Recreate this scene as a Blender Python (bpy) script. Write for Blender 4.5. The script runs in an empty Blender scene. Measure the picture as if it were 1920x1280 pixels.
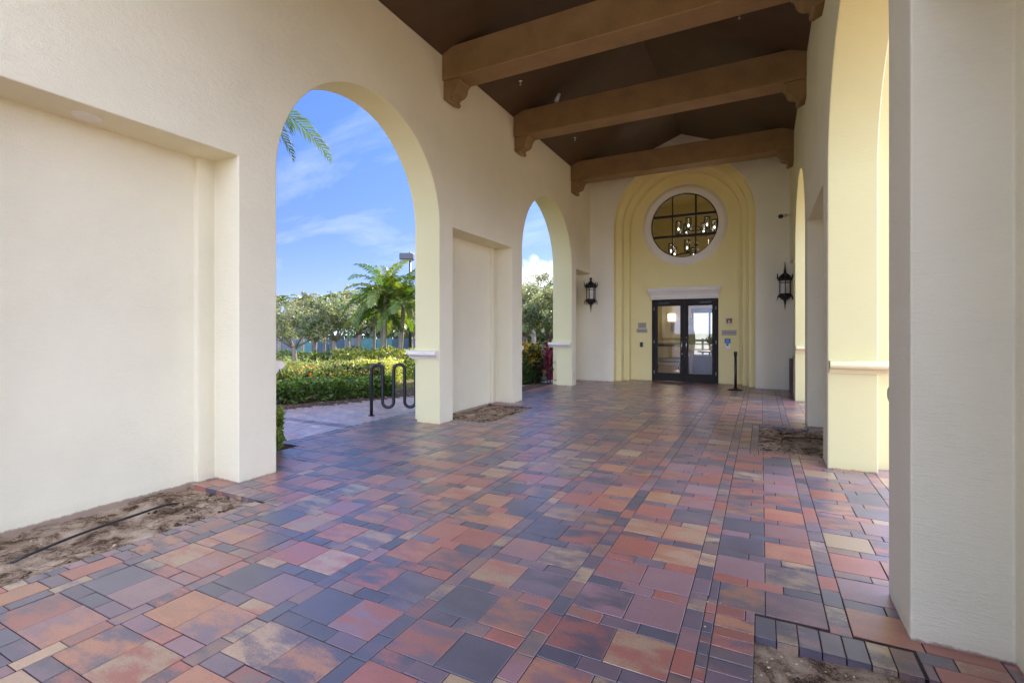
import bpy, bmesh, math, random
from mathutils import Vector, Matrix, noise as mnoise
R = random.Random(7)
H = 1.56                                   # camera height in metres; plan was surveyed in this unit
sc = bpy.context.scene
COL = sc.collection
rad = math.radians
PI = math.pi

# ------------------------------------------------------------------ helpers
class MB:
    def __init__(s):
        s.v = []; s.f = []; s.m = []; s.c = []; s.c2 = []; s.smooth = []
        s.col = (1, 1, 1); s.col2 = (1, 1, 1)
    def vert(s, p):
        s.v.append(tuple(p)); return len(s.v) - 1
    def face(s, idx, mi=0, sm=False):
        s.f.append(tuple(idx)); s.m.append(mi); s.c.append(s.col); s.c2.append(s.col2); s.smooth.append(sm)
    def poly(s, pts, mi=0, sm=False):
        b = len(s.v); s.v.extend(tuple(p) for p in pts)
        s.face(range(b, b + len(pts)), mi, sm)
    def box(s, x0, x1, y0, y1, z0, z1, mi=0):
        b = len(s.v)
        s.v += [(x0,y0,z0),(x1,y0,z0),(x1,y1,z0),(x0,y1,z0),(x0,y0,z1),(x1,y0,z1),(x1,y1,z1),(x0,y1,z1)]
        for q in ((0,3,2,1),(4,5,6,7),(0,1,5,4),(1,2,6,5),(2,3,7,6),(3,0,4,7)):
            s.face([b+i for i in q], mi)
    def tube(s, pts, r, n=8, mi=0, caps=True, sm=True):
        pts = [Vector(p) for p in pts]
        rs = r if isinstance(r, (list, tuple)) else [r]*len(pts)
        rings = []; up = None
        for i, p in enumerate(pts):
            t = (pts[min(i+1, len(pts)-1)] - pts[max(i-1, 0)])
            if t.length < 1e-9: t = Vector((0,0,1))
            t.normalize()
            if up is None:
                up = Vector((0,0,1)) if abs(t.z) < .9 else Vector((1,0,0))
            a = up - t*up.dot(t)
            if a.length < 1e-6: a = t.orthogonal()
            a.normalize(); b = t.cross(a); up = a
            k = len(s.v)
            for j in range(n):
                w = 2*PI*j/n
                s.v.append(tuple(p + (a*math.cos(w) + b*math.sin(w))*rs[i]))
            rings.append(k)
        for i in range(len(rings)-1):
            for j in range(n):
                j2 = (j+1) % n
                s.face((rings[i]+j, rings[i]+j2, rings[i+1]+j2, rings[i+1]+j), mi, sm)
        if caps:
            s.face([rings[0]+j for j in range(n)][::-1], mi)
            s.face([rings[-1]+j for j in range(n)], mi)
    def lathe(s, prof, c=(0,0,0), n=16, mi=0, sm=True, axis='z', rot=0.0):
        rings = []
        for (r, z) in prof:
            k = len(s.v)
            for j in range(n):
                w = 2*PI*j/n + rot
                if axis == 'z': p = (c[0]+r*math.cos(w), c[1]+r*math.sin(w), c[2]+z)
                else: p = (c[0]+r*math.cos(w), c[1]+z, c[2]+r*math.sin(w))
                s.v.append(p)
            rings.append(k)
        for i in range(len(rings)-1):
            for j in range(n):
                j2 = (j+1) % n
                q = (rings[i]+j, rings[i]+j2, rings[i+1]+j2, rings[i+1]+j)
                s.face(q if axis == 'z' else q[::-1], mi, sm)
        if prof[0][0] > 1e-4: s.face([rings[0]+j for j in range(n)][::-1] if axis == 'z' else [rings[0]+j for j in range(n)], mi)
        if prof[-1][0] > 1e-4: s.face([rings[-1]+j for j in range(n)] if axis == 'z' else [rings[-1]+j for j in range(n)][::-1], mi)
    def prism(s, prof, axis, a0, a1, mi=0, sm=False):
        """closed profile swept along axis ('x','y','z')"""
        def P(q, a):
            if axis == 'x': return (a, q[0], q[1])
            if axis == 'y': return (q[0], a, q[1])
            return (q[0], q[1], a)
        n = len(prof); b = len(s.v)
        s.v += [P(q, a0) for q in prof] + [P(q, a1) for q in prof]
        for i in range(n):
            j = (i+1) % n
            s.face((b+i, b+j, b+n+j, b+n+i), mi, sm)
        s.face([b+i for i in range(n)][::-1], mi); s.face([b+n+i for i in range(n)], mi)
    def build(s, name, mats, parent=None, weld=0.0, bevel=0.0, colours=False, seg=2, recalc=True, ang=35):
        me = bpy.data.meshes.new(name)
        me.from_pydata(s.v, [], s.f)
        mats = mats if isinstance(mats, (list, tuple)) else [mats]
        for m in mats: me.materials.append(m)
        me.polygons.foreach_set('material_index', s.m)
        me.polygons.foreach_set('use_smooth', s.smooth)
        if colours:
            for nm, arr in (('ca', s.c), ('cb', s.c2)):
                at = me.attributes.new(nm, 'FLOAT_COLOR', 'FACE')
                flat = []
                for c in arr: flat += [c[0], c[1], c[2], 1.0]
                at.data.foreach_set('color', flat)
        if weld or recalc:
            bm = bmesh.new(); bm.from_mesh(me)
            if weld: bmesh.ops.remove_doubles(bm, verts=bm.verts, dist=weld)
            if recalc: bmesh.ops.recalc_face_normals(bm, faces=bm.faces)
            bm.to_mesh(me); bm.free()
        me.update()
        o = bpy.data.objects.new(name, me); COL.objects.link(o)
        if parent is not None: o.parent = parent
        if bevel:
            md = o.modifiers.new('bevel', 'BEVEL'); md.width = bevel; md.segments = seg
            md.limit_method = 'ANGLE'; md.angle_limit = rad(ang); md.use_clamp_overlap = True
            md.harden_normals = False
        return o

def tag(o, label=None, cat=None, group=None, kind=None):
    if label: o['label'] = label
    if cat: o['category'] = cat
    if group: o['group'] = group
    if kind: o['kind'] = kind
    return o
def thing(name, label, cat, loc=(0,0,0), rz=0.0, group=None):
    o = bpy.data.objects.new(name, None); COL.objects.link(o)
    o.empty_display_size = .1
    o.location = loc; o.rotation_euler = (0, 0, rz)
    return tag(o, label, cat, group)
def dup(root, loc, rz=0.0, sc_=1.0, label=None, group=None):
    r = root.copy(); COL.objects.link(r); r.location = loc; r.rotation_euler = (0, 0, rz)
    r.scale = (sc_,)*3 if not isinstance(sc_, tuple) else sc_
    if label: r['label'] = label
    if group: r['group'] = group
    for ch in list(root.children):
        c = ch.copy(); COL.objects.link(c); c.parent = r
        for g in ch.children:
            d = g.copy(); COL.objects.link(d); d.parent = c
    return r

# ------------------------------------------------------------------ materials
def mat(name):
    m = bpy.data.materials.new(name); m.use_nodes = True
    nt = m.node_tree; b = nt.nodes['Principled BSDF']
    return m, nt, b
def N(nt, t, **kw):
    n = nt.nodes.new(t)
    for k, v in kw.items(): setattr(n, k, v)
    return n
def noise(nt, vec, scale, detail=4, rough=.55, dist=0.0):
    n = N(nt, 'ShaderNodeTexNoise'); n.inputs['Scale'].default_value = scale
    n.inputs['Detail'].default_value = detail; n.inputs['Roughness'].default_value = rough
    n.inputs['Distortion'].default_value = dist
    if vec is not None: nt.links.new(vec, n.inputs['Vector'])
    return n
def mapping(nt, src, scale=(1,1,1), rot=(0,0,0), loc=(0,0,0)):
    n = N(nt, 'ShaderNodeMapping'); n.inputs['Scale'].default_value = scale
    n.inputs['Rotation'].default_value = rot; n.inputs['Location'].default_value = loc
    nt.links.new(src, n.inputs['Vector']); return n.outputs[0]
def ramp(nt, fac, stops):
    n = N(nt, 'ShaderNodeValToRGB'); e = n.color_ramp.elements
    while len(e) > 1: e.remove(e[-1])
    e[0].position = stops[0][0]; e[0].color = (*stops[0][1], 1)
    for p, c in stops[1:]:
        k = e.new(p); k.color = (*c, 1)
    nt.links.new(fac, n.inputs[0]); return n.outputs[0]
def mixc(nt, fac, a, b, mode='MIX'):
    n = N(nt, 'ShaderNodeMix', data_type='RGBA', blend_type=mode)
    for s, v in ((0, fac), (6, a), (7, b)):
        if hasattr(v, 'links') or hasattr(v, 'is_linked'): nt.links.new(v, n.inputs[s])
        elif s == 0: n.inputs[s].default_value = v
        else: n.inputs[s].default_value = (*v, 1) if len(v) == 3 else v
    return n.outputs[2]
def math_(nt, op, a, b=None, clamp=False):
    n = N(nt, 'ShaderNodeMath', operation=op, use_clamp=clamp)
    for s, v in ((0, a), (1, b)):
        if v is None: continue
        if hasattr(v, 'is_linked'): nt.links.new(v, n.inputs[s])
        else: n.inputs[s].default_value = v
    return n.outputs[0]
def bump(nt, b, height, strength=.3, dist=.01):
    n = N(nt, 'ShaderNodeBump'); n.inputs['Strength'].default_value = strength
    n.inputs['Distance'].default_value = dist
    nt.links.new(height, n.inputs['Height']); nt.links.new(n.outputs[0], b.inputs['Normal'])
def objco(nt): return N(nt, 'ShaderNodeTexCoord').outputs['Object']

def stucco(name, c, streak=(13, 13, 95), amt=.55, var=.07):
    m, nt, b = mat(name); co = objco(nt)
    v = noise(nt, co, .7, 5, .6).outputs[0]
    lo = tuple(x*(1-var) for x in c); hi = tuple(min(1, x*(1+var*.5)) for x in c)
    base = ramp(nt, v, [(.3, lo), (.7, hi)])
    # faint scuffs
    sc1 = noise(nt, mapping(nt, co, (3, 3, 9)), 3.0, 8, .7).outputs[0]
    sm = ramp(nt, sc1, [(.70, (0,0,0)), (.80, (.30,.30,.30))])
    base = mixc(nt, sm, base, tuple(x*.72 for x in c))
    # rusty splash stain along the foot of the wall, ragged upper edge
    sp = N(nt, 'ShaderNodeSeparateXYZ'); nt.links.new(co, sp.inputs[0])
    rag = math_(nt, 'ADD', sp.outputs[2], math_(nt, 'MULTIPLY', math_(nt, 'SUBTRACT', noise(nt, co, 11, 8, .75).outputs[0], .5), .06))
    st = ramp(nt, rag, [(.0, (.8,.8,.8)), (.008, (.6,.6,.6)), (.014, (.10,.10,.10)), (.10, (0,0,0))])
    base = mixc(nt, st, base, (.23, .13, .085))
    nt.links.new(base, b.inputs['Base Color'])
    b.inputs['Roughness'].default_value = .82
    b.inputs['Specular IOR Level'].default_value = .25
    s1 = noise(nt, mapping(nt, co, streak), 1.0, 6, .62, .6).outputs[0]
    s1 = ramp(nt, s1, [(.46, (0,0,0)), (.68, (1,1,1))])
    patch = ramp(nt, noise(nt, co, 2.2, 3).outputs[0], [(.30, (.45,.45,.45)), (.70, (1,1,1))])
    s1 = math_(nt, 'MULTIPLY', s1, patch)
    s2 = noise(nt, co, 90, 4, .6).outputs[0]
    s3 = noise(nt, co, 14, 3, .5).outputs[0]
    base2 = mixc(nt, math_(nt, 'MULTIPLY', s1, .06), base, tuple(x*.6 for x in c)); nt.links.new(base2, b.inputs['Base Color'])
    h = math_(nt, 'ADD', math_(nt, 'MULTIPLY', s1, .5), math_(nt, 'ADD', math_(nt, 'MULTIPLY', s2, .9), math_(nt, 'MULTIPLY', s3, .8)))
    bump(nt, b, h, amt, .0075)
    return m
def plain(name, c, rough=.5, metal=0.0, spec=.5, var=.0, bs=0.0, bscale=60, scale=3):
    m, nt, b = mat(name)
    b.inputs['Base Color'].default_value = (*c, 1)
    b.inputs['Roughness'].default_value = rough; b.inputs['Metallic'].default_value = metal
    b.inputs['Specular IOR Level'].default_value = spec
    co = objco(nt)
    if var:
        v = noise(nt, co, scale, 5, .6).outputs[0]
        nt.links.new(ramp(nt, v, [(.3, tuple(x*(1-var) for x in c)), (.7, tuple(min(1, x*(1+var)) for x in c))]), b.inputs['Base Color'])
    if bs:
        bump(nt, b, noise(nt, co, bscale, 4).outputs[0], bs, .004)
    return m
def emit(name, c, s):
    m, nt, b = mat(name)
    b.inputs['Base Color'].default_value = (*c, 1)
    b.inputs['Emission Color'].default_value = (*c, 1); b.inputs['Emission Strength'].default_value = s
    return m
def glass(name, tint=(.95, .97, .96), refl=1.0):
    m = bpy.data.materials.new(name); m.use_nodes = True; nt = m.node_tree
    nt.nodes.remove(nt.nodes['Principled BSDF'])
    t = N(nt, 'ShaderNodeBsdfTransparent'); t.inputs[0].default_value = (*tint, 1)
    g = N(nt, 'ShaderNodeBsdfGlossy'); g.inputs['Roughness'].default_value = .02
    fr = N(nt, 'ShaderNodeFresnel'); fr.inputs[0].default_value = 1.5
    mx = N(nt, 'ShaderNodeMixShader')
    nt.links.new(math_(nt, 'MULTIPLY', fr.outputs[0], refl, True), mx.inputs[0]); nt.links.new(t.outputs[0], mx.inputs[1]); nt.links.new(g.outputs[0], mx.inputs[2])
    nt.links.new(mx.outputs[0], nt.nodes['Material Output'].inputs[0])
    return m
def leafmat(name, trans=.35, rough=.45):
    m = bpy.data.materials.new(name); m.use_nodes = True; nt = m.node_tree
    b = nt.nodes['Principled BSDF']
    at = N(nt, 'ShaderNodeAttribute', attribute_name='ca')
    nt.links.new(at.outputs['Color'], b.inputs['Base Color'])
    b.inputs['Roughness'].default_value = rough; b.inputs['Specular IOR Level'].default_value = .4
    tr = N(nt, 'ShaderNodeBsdfTranslucent')
    tc = mixc(nt, 1.0, at.outputs['Color'], (1.9, 1.9, .8), 'MULTIPLY')
    nt.links.new(tc, tr.inputs[0])
    mx = N(nt, 'ShaderNodeMixShader'); mx.inputs[0].default_value = trans
    nt.links.new(b.outputs[0], mx.inputs[1]); nt.links.new(tr.outputs[0], mx.inputs[2])
    nt.links.new(mx.outputs[0], nt.nodes['Material Output'].inputs[0])
    return m
def bark(name, c):
    m, nt, b = mat(name); co = objco(nt)
    v = noise(nt, mapping(nt, co, (6, 6, 1.5)), 3, 6, .65).outputs[0]
    nt.links.new(ramp(nt, v, [(.3, tuple(x*.55 for x in c)), (.7, c)]), b.inputs['Base Color'])
    b.inputs['Roughness'].default_value = .9
    bump(nt, b, v, .8, .03); return m

M = {}
M['stucco'] = stucco('cream_white_stucco', (.83, .775, .545))
M['stucco_end'] = stucco('facade_stucco', (.86, .81, .60), amt=.5)
M['yellow'] = stucco('yellow_stucco', (.86, .76, .36), amt=.25, var=.03)
M['jamb'] = stucco('pale_yellow_jamb_stucco', (.60, .56, .275), amt=.2, var=.03)
M['jamb_lit_left'] = stucco('left_lit_jamb_stucco', (.80, .74, .40), amt=.15, var=.03)  # same paint as the other jambs; side-to-side light difference put into colour
M['trim'] = plain('cream_cast_trim', (.82, .785, .68), .7, bs=.15, bscale=80, var=.03)
M['ledge'] = plain('cream_ledge_paint', (.79, .74, .60), .55, bs=.08, bscale=40, var=.05)
M['ledge_y'] = plain('pale_yellow_ledge_paint', (.66, .60, .33), .55, bs=.08, bscale=40, var=.05)
M['beam'] = plain('brown_beam_paint', (.25, .152, .060), .6, var=.15, bs=.35, bscale=45, spec=.4)
M['ceiling'] = plain('dark_brown_ceiling_paint', (.09, .055, .024), .55, var=.12, bs=.2, bscale=30, spec=.4)
M['black'] = plain('black_metal', (.012, .012, .013), .38, .0, .5)
M['iron'] = plain('wrought_iron', (.016, .014, .013), .42, .3, .5, bs=.2)
M['bronze'] = plain('dark_bronze_frame', (.020, .016, .011), .55, .0, .25)
M['steel'] = plain('brushed_steel', (.62, .62, .60), .28, 1.0)
M['glass'] = glass('door_glass', (.93, .95, .94), 1.2)
M['lampglass'] = plain('seeded_lamp_glass', (.62, .58, .47), .35, 0, .5, var=.15)
M['mulch'] = None

# pavers
def paver_mat():
    m, nt, b = mat('tumbled_colour_blend_pavers'); co = objco(nt)
    a = N(nt, 'ShaderNodeAttribute', attribute_name='ca').outputs['Color']
    c = N(nt, 'ShaderNodeAttribute', attribute_name='cb').outputs['Color']
    n1 = noise(nt, mapping(nt, co, (1, 2.3, 1)), 3.6, 6, .60, .1).outputs[0]
    dith = math_(nt, 'MULTIPLY', math_(nt, 'SUBTRACT', noise(nt, mapping(nt, co, (1, 1.5, 1)), 75, 5, .8).outputs[0], .5), .55)
    f1 = ramp(nt, math_(nt, 'ADD', n1, dith), [(.42, (0,0,0)), (.58, (1,1,1))])
    base = mixc(nt, f1, a, c)
    n2 = noise(nt, co, 95, 5, .8).outputs[0]
    base = mixc(nt, ramp(nt, n2, [(.55, (0,0,0)), (.66, (.60,.60,.60))]), base, (.035, .03, .034))
    n3 = noise(nt, co, 80, 5, .8).outputs[0]
    base = mixc(nt, ramp(nt, n3, [(.62, (0,0,0)), (.72, (.40,.40,.40))]), base, (.42, .33, .27))
    n5 = noise(nt, co, 34, 5, .75).outputs[0]
    base = mixc(nt, ramp(nt, n5, [(.52, (0,0,0)), (.66, (.45,.45,.45))]), base, mixc(nt, .5, a, (.06,.05,.06)))
    n4 = noise(nt, co, .9, 6, .65).outputs[0]
    base = mixc(nt, ramp(nt, n4, [(.45, (0,0,0)), (.75, (.16,.16,.16))]), base, (.34, .27, .23))
    nt.links.new(base, b.inputs['Base Color'])
    rr = noise(nt, co, 2.3, 5, .6).outputs[0]
    nt.links.new(ramp(nt, rr, [(.3, (.32,)*3), (.7, (.48,)*3)]), b.inputs['Roughness'])
    b.inputs['Specular IOR Level'].default_value = .85
    b.inputs['Coat Weight'].default_value = .65; b.inputs['Coat Roughness'].default_value = .33; b.inputs['Coat IOR'].default_value = 1.6
    hh = math_(nt, 'ADD', noise(nt, co, 150, 3, .6).outputs[0], math_(nt, 'MULTIPLY', noise(nt, co, 22, 3).outputs[0], 1.2))
    bump(nt, b, hh, .34, .004)
    return m
M['paver'] = paver_mat()
def soil(name, cols, scale=4, bs=1.0):
    m, nt, b = mat(name); co = objco(nt)
    n = noise(nt, co, scale, 9, .68, .6).outputs[0]
    n2 = noise(nt, co, scale*22, 4, .7).outputs[0]
    f = math_(nt, 'ADD', math_(nt, 'MULTIPLY', n, .72), math_(nt, 'MULTIPLY', n2, .28))
    nt.links.new(ramp(nt, f, cols), b.inputs['Base Color'])
    b.inputs['Roughness'].default_value = .95; b.inputs['Specular IOR Level'].default_value = .15
    bump(nt, b, math_(nt, 'ADD', n, math_(nt, 'MULTIPLY', n2, .5)), bs, .03)
    return m
M['dirt'] = soil('sandy_brown_dirt', [(.39, (.045,.029,.019)), (.44, (.18,.12,.075)), (.49, (.40,.29,.19)), (.60, (.58,.46,.33))], 5)
M['mulch'] = soil('brown_mulch', [(.35, (.035,.02,.014)), (.5, (.12,.075,.05)), (.65, (.22,.15,.10))], 14)
M['sandjoint'] = soil('joint_sand', [(.35, (.035,.024,.02)), (.65, (.10,.07,.056))], 20, .3)
M['grass_ground'] = soil('lawn_soil', [(.35, (.05,.075,.018)), (.5, (.08,.115,.028)), (.65, (.125,.15,.05))], 1.3, .5)
M['asphalt'] = soil('pale_path_concrete', [(.35, (.34,.32,.29)), (.65, (.46,.44,.40))], 2, .2)
M['leaf'] = leafmat('leaf_blend')
M['oakleaf'] = leafmat('oak_leaf_blend', .25, .5)
M['palmleaf'] = leafmat('palm_leaflet', .30, .4)
M['bark'] = bark('grey_oak_bark', (.22, .17, .125))
M['palmbark'] = bark('palm_trunk_bark', (.34, .29, .22))

# ------------------------------------------------------------------ plan (metres)
XL = -3.06*H; XR = .430*H; CX = -1.33*H
T1, T2, STEP, ND = .30*H, .42*H, .12*H, .285*H
EAVE = 3.965*H; ZN = 2.15*H
YE = 9.44*H; YB = 10.0*H
LEFT = dict(piers=[(-.1,.57),(2.042,2.325),(4.292,4.548),(6.0,6.318),(8.385,8.62)], spring=2.13)
RIGHT = dict(piers=[(-.1,.57),(1.995,2.30),(4.215,4.50),(5.96,6.275),(8.05,8.47)], spring=2.13)
Y0, Y1 = -.1*H, YE - .003

def arch_pts(ya, yb, zs, n=96):
    r = (yb-ya)/2; c = (ya+yb)/2
    return [(c - r*math.cos(PI*i/n), zs + r*math.sin(PI*i/n)) for i in range(n+1)]
def arcade(side, spec, label):
    s = 1 if side == 'R' else -1; xw = XR if side == 'R' else XL
    P = lambda u, y, z: (xw + s*u, y, z)
    pr = [(a*H, b*H) for a, b in spec['piers']]
    ZB = -.12
    arches = [(pr[1][1], pr[2][0]), (pr[3][1], pr[4][0])]
    niches = [(pr[0][1], pr[1][0]), (pr[2][1], pr[3][0]), (pr[4][1], Y1)]
    mb = MB(); zs = spec['spring']*H
    # corridor face outline
    out = [(Y0, ZB)]
    ops = sorted([('a',)+a for a in arches] + [('n',)+n for n in niches], key=lambda o: o[1])
    for k, a, b in ops:
        out.append((a, ZB))
        if k == 'n': out += [(a, ZN), (b, ZN)]
        else: out += arch_pts(a, b, zs)
        if not (k == 'n' and b >= Y1 - 1e-6): out.append((b, ZB))
    if out[-1][0] < Y1 - 1e-6: out.append((Y1, ZB))
    out += [(Y1, EAVE), (Y0, EAVE)]
    cl = []
    for q in out:
        if not cl or (abs(q[0]-cl[-1][0]) + abs(q[1]-cl[-1][1])) > 1e-6: cl.append(q)
    mb.poly([P(0, *q) for q in cl], 0)
    # niches: jambs, soffit, stepped back
    ST, SD = .185, .055
    for a, b in niches:
        prof = [(0, a), (ND-SD, a), (ND-SD, a+ST), (ND, a+ST), (ND, b-ST), (ND-SD, b-ST), (ND-SD, b), (0, b)]
        if b >= Y1 - 1e-6: prof = [(0, a), (ND-SD, a), (ND-SD, a+ST), (ND, a+ST), (ND, b), (0, b)]
        for i in range(len(prof)-1):
            if b >= Y1-1e-6 and i == len(prof)-2: continue
            (u0, y0), (u1, y1) = prof[i], prof[i+1]
            mb.poly([P(u0,y0,ZB), P(u1,y1,ZB), P(u1,y1,ZN), P(u0,y0,ZN)], 0)
        mb.poly([P(u, y, ZN) for u, y in prof], 0)
    # arches: intrados, rebate, outer intrados
    for a, b in arches:
        p1 = [(a, ZB)] + arch_pts(a, b, zs) + [(b, ZB)]
        p2 = [(a-STEP, ZB)] + arch_pts(a-STEP, b+STEP, zs) + [(b+STEP, ZB)]
        for i in range(len(p1)-1):
            sm = False
            mb.poly([P(0,*p1[i]), P(0,*p1[i+1]), P(T1,*p1[i+1]), P(T1,*p1[i])], 1, sm)
            mb.poly([P(T1,*p1[i]), P(T1,*p1[i+1]), P(T1,*p2[i+1]), P(T1,*p2[i])], 2, False)
            mb.poly([P(T1,*p2[i]), P(T1,*p2[i+1]), P(T2,*p2[i+1]), P(T2,*p2[i])], 1, sm)
    out2 = [(Y0, ZB)]
    for a, b in arches:
        out2.append((a-STEP, ZB)); out2 += arch_pts(a-STEP, b+STEP, zs); out2.append((b+STEP, ZB))
    out2 += [(Y1, ZB), (Y1, EAVE), (Y0, EAVE)]
    mb.poly([P(T2, *q) for q in out2], 0)
    mb.poly([P(0,Y0,ZB), P(T2,Y0,ZB), P(T2,Y0,EAVE), P(0,Y0,EAVE)], 0)
    mb.poly([P(0,Y0,EAVE), P(T2,Y0,EAVE), P(T2,Y1,EAVE), P(0,Y1,EAVE)], 0)
    root = thing('arcade_wall', label, 'wall', (xw, Y0, 0))
    o = mb.build('wall_body', [M['stucco'], M['jamb'] if side == 'R' else M['jamb_lit_left'], M['trim']], root, weld=1e-4, bevel=.011)
    o.location = (-xw, -Y0, 0)
    # ledges on the arch jambs
    def ledge(yj, d):
        m = MB(); z0 = 1.085
        def prof(off, y):
            pts = [(0, 0), (.020, 0), (.020, .022), (.040, .022), (.040, .048)]
            for i in range(9):
                w = -PI/2 + PI*i/8
                pts.append((.068 + .052*math.cos(w), .094 + .044*math.sin(w)))
            pts += [(.03, .140), (0, .146)]
            return [(y + d*(q[0]), z0 + q[1]) for q in pts]
        a, b = .014, T1 + .10
        xs = sorted((xw + s*a, xw + s*b)); m.prism(prof(0, yj), 'x', xs[0], xs[1], 0, False)
        yo = yj - d*STEP
        xs = sorted((xw + s*(T1+.10), xw + s*(T2+.11))); m.prism(prof(0, yo), 'x', xs[0], xs[1], 0, False)
        xs = sorted((xw + s*(T2+.0005), xw + s*(T2+.11)))
        m.prism([(yo - d*.0, z0+.05), (yo - d*.10, z0+.05), (yo - d*.10, z0+.138), (yo - d*.0, z0+.138)], 'x', xs[0], xs[1], 0)
        l = m.build('ledge', M['ledge' if side == 'L' else 'ledge_y'], root, bevel=.004); l.location = (-xw, -Y0, 0)
    for a, b in arches:
        ledge(a, 1); ledge(b, -1)
    return root
arcade('L', LEFT, 'cream stucco arcade wall with two tall arches open to the palms and lawn')
arcade('R', RIGHT, 'cream stucco arcade wall with bright yellow arch jambs, beside the stanchion')

# recessed light in near niche soffit
def soffit_light(x, y, label):
    t = thing('recessed_light', label, 'light', (x, y, ZN))
    m = MB(); m.lathe([(.085, -.012), (.098, -.012), (.104, -.004), (.104, .0)], n=28)
    m.build('trim_ring', M['trim'], t, recalc=False)
    m = MB(); m.lathe([(0.001, -.006), (.085, -.008), (.086, -.004)], n=28); m.build('lens', plain('frosted_lens', (.70,.66,.58), .5), t)
soffit_light(XL - .24, 2.02, 'round white recessed light in the soffit of the wide near niche')

# ------------------------------------------------------------------ porch roof with beams and corbels
roof = thing('porch_roof', 'dark brown gabled porch ceiling carried on heavy timber tie beams', 'roof', (CX, 0, EAVE))
PK = EAVE + .66*H
XA, XB_ = XL, XR
cxm = (XA+XB_)/2
mb = MB()
ys0, ys1 = -.9, YE - .002
mb.poly([(XA, ys0, EAVE+.004), (XA, ys1, EAVE+.004), (cxm, ys1, PK), (cxm, ys0, PK)])
mb.poly([(cxm, ys0, PK), (cxm, ys1, PK), (XB_, ys1, EAVE+.004), (XB_, ys0, EAVE+.004)])
o = mb.build('ceiling', M['ceiling'], roof, recalc=False); o.location = (-CX, 0, -EAVE)
mb = MB()
slope = (PK-EAVE)/(cxm-XA)
ov = 1.2
prof = [(XA-ov, EAVE+.02-slope*(ov-T2)), (XA-ov, EAVE+.16-slope*(ov-T2)), (cxm, PK+.45), (XB_+ov, EAVE+.16-slope*(ov-T2)), (XB_+ov, EAVE+.02-slope*(ov-T2)), (XB_+T2+.01, EAVE+.02), (cxm, PK+.06), (XA-T2-.01, EAVE+.02)]
mb.prism(prof, 'y', ys0, ys1)
o = mb.build('roof_covering', plain('terracotta_roof', (.36,.19,.12), .8, var=.2), roof); o.location = (-CX, 0, -EAVE)
def corbel_profile():
    p = [(0, 0), (.43, 0), (.43, -.055), (.39, -.075), (.39, -.105)]
    for i in range(7):
        w = PI/2*i/6
        p.append((.215 + .155*math.cos(w), -.115 - .175*math.sin(w)))
    for i in range(1, 6):
        w = PI/2*i/5
        p.append((.215 - .06*math.sin(w), -.29 - .075*(1-math.cos(w))))
    p += [(.185, -.385), (.17, -.43), (.13, -.455), (.0, -.39)]
    return p
def add_beam(y0, y1):
    b = MB(); zb, zt = 3.69*H, 3.965*H + .10
    b.box(XA+.002, XB_-.002, y0, y1, zb, zt)
    bo = b.build('tie_beam', M['beam'], roof, bevel=.014); bo.location = (-CX, 0, -EAVE)
    for s, xw in ((1, XA+.001), (-1, XB_-.001)):
        m = MB(); ya, yb = y0+.045, y1-.045
        pts = [(xw + s*q[0]*.78, zb - .001 + q[1]*.77) for q in corbel_profile()]
        if s < 0: pts = pts[::-1]
        m.prism(pts, 'y', ya, yb)
        m.build('corbel', M['beam'], bo, bevel=.008, recalc=True)
for a, b in ((.30, .56), (2.05, 2.32), (4.335, 4.60), (6.04, 6.305), (8.31, 8.58)):
    add_beam(a*H, b*H)

# sprinkler heads under the ceiling slope
def ceil_z(x): return EAVE + .004 + slope*((x-XA) if x < cxm else (XB_-x))
def sprinkler(x, y, label):
    z = ceil_z(x)
    t = thing('sprinkler_head', label, 'sprinkler', (x, y, z-.004))
    m = MB(); m.lathe([(.038, 0), (.038, -.006), (.03, -.012), (.012, -.014), (.010, -.05), (.013, -.052), (.013,-.058)], n=16); m.build('escutcheon', M['steel'], t)
    m = MB(); m.lathe([(.022, -.075), (.024, -.072), (.022, -.07)], n=14)
    m.tube([(.012,0,-.05),(.018,0,-.062),(.004,0,-.072)], .0025, 5); m.tube([(-.012,0,-.05),(-.018,0,-.062),(-.004,0,-.072)], .0025, 5)
    m.build('deflector', M['steel'], t)
def at_plane_z(px, py, x_guess=None):
    # survey ray from the photograph onto the sloping ceiling
    f, yaw, hy = 915.7, .4719, 620.3
    s_, c_ = math.sin(yaw), math.cos(yaw); k = (px-960)/f; t = (hy-py)/f
    lo, hi = 1.0, 40.0
    for i in range(60):
        d = (lo+hi)/2; r = k*d; X = r*c_ - d*s_; Y = r*s_ + d*c_; z = 1.56 + t*d
        if z < ceil_z(X): lo = d
        else: hi = d
    return X, Y
for (px, py, lb) in ((976, 152, 'small chrome sprinkler on the brown ceiling above the beam over the first pier'), (1386, 26, 'small chrome sprinkler on the ceiling slope near the yellow arch side'), (1078, 258, 'small chrome sprinkler on the ceiling between the two far beams')):
    X, Y = at_plane_z(px, py); sprinkler(X, Y, lb)
# small white uplight standing on the second beam
t = thing('flood_light', 'small white flood light standing on top of a brown tie beam', 'light', (-2.45*H, 6.13*H, 3.965*H+.10))
m = MB(); m.tube([(0,0,0),(0,0,.08)], .014, 8); m.lathe([(.045,0),(.045,.012),(.02,.016)], n=14); m.build('stem', plain('white_lamp_paint', (.7,.68,.62), .45), t)
m = MB(); m.tube([(-.01,-.02,.07),(.05,.01,.24)], [.05,.036], 12); m.build('lamp_head', plain('white_lamp_paint_head', (.7,.68,.62), .45), t)

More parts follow.
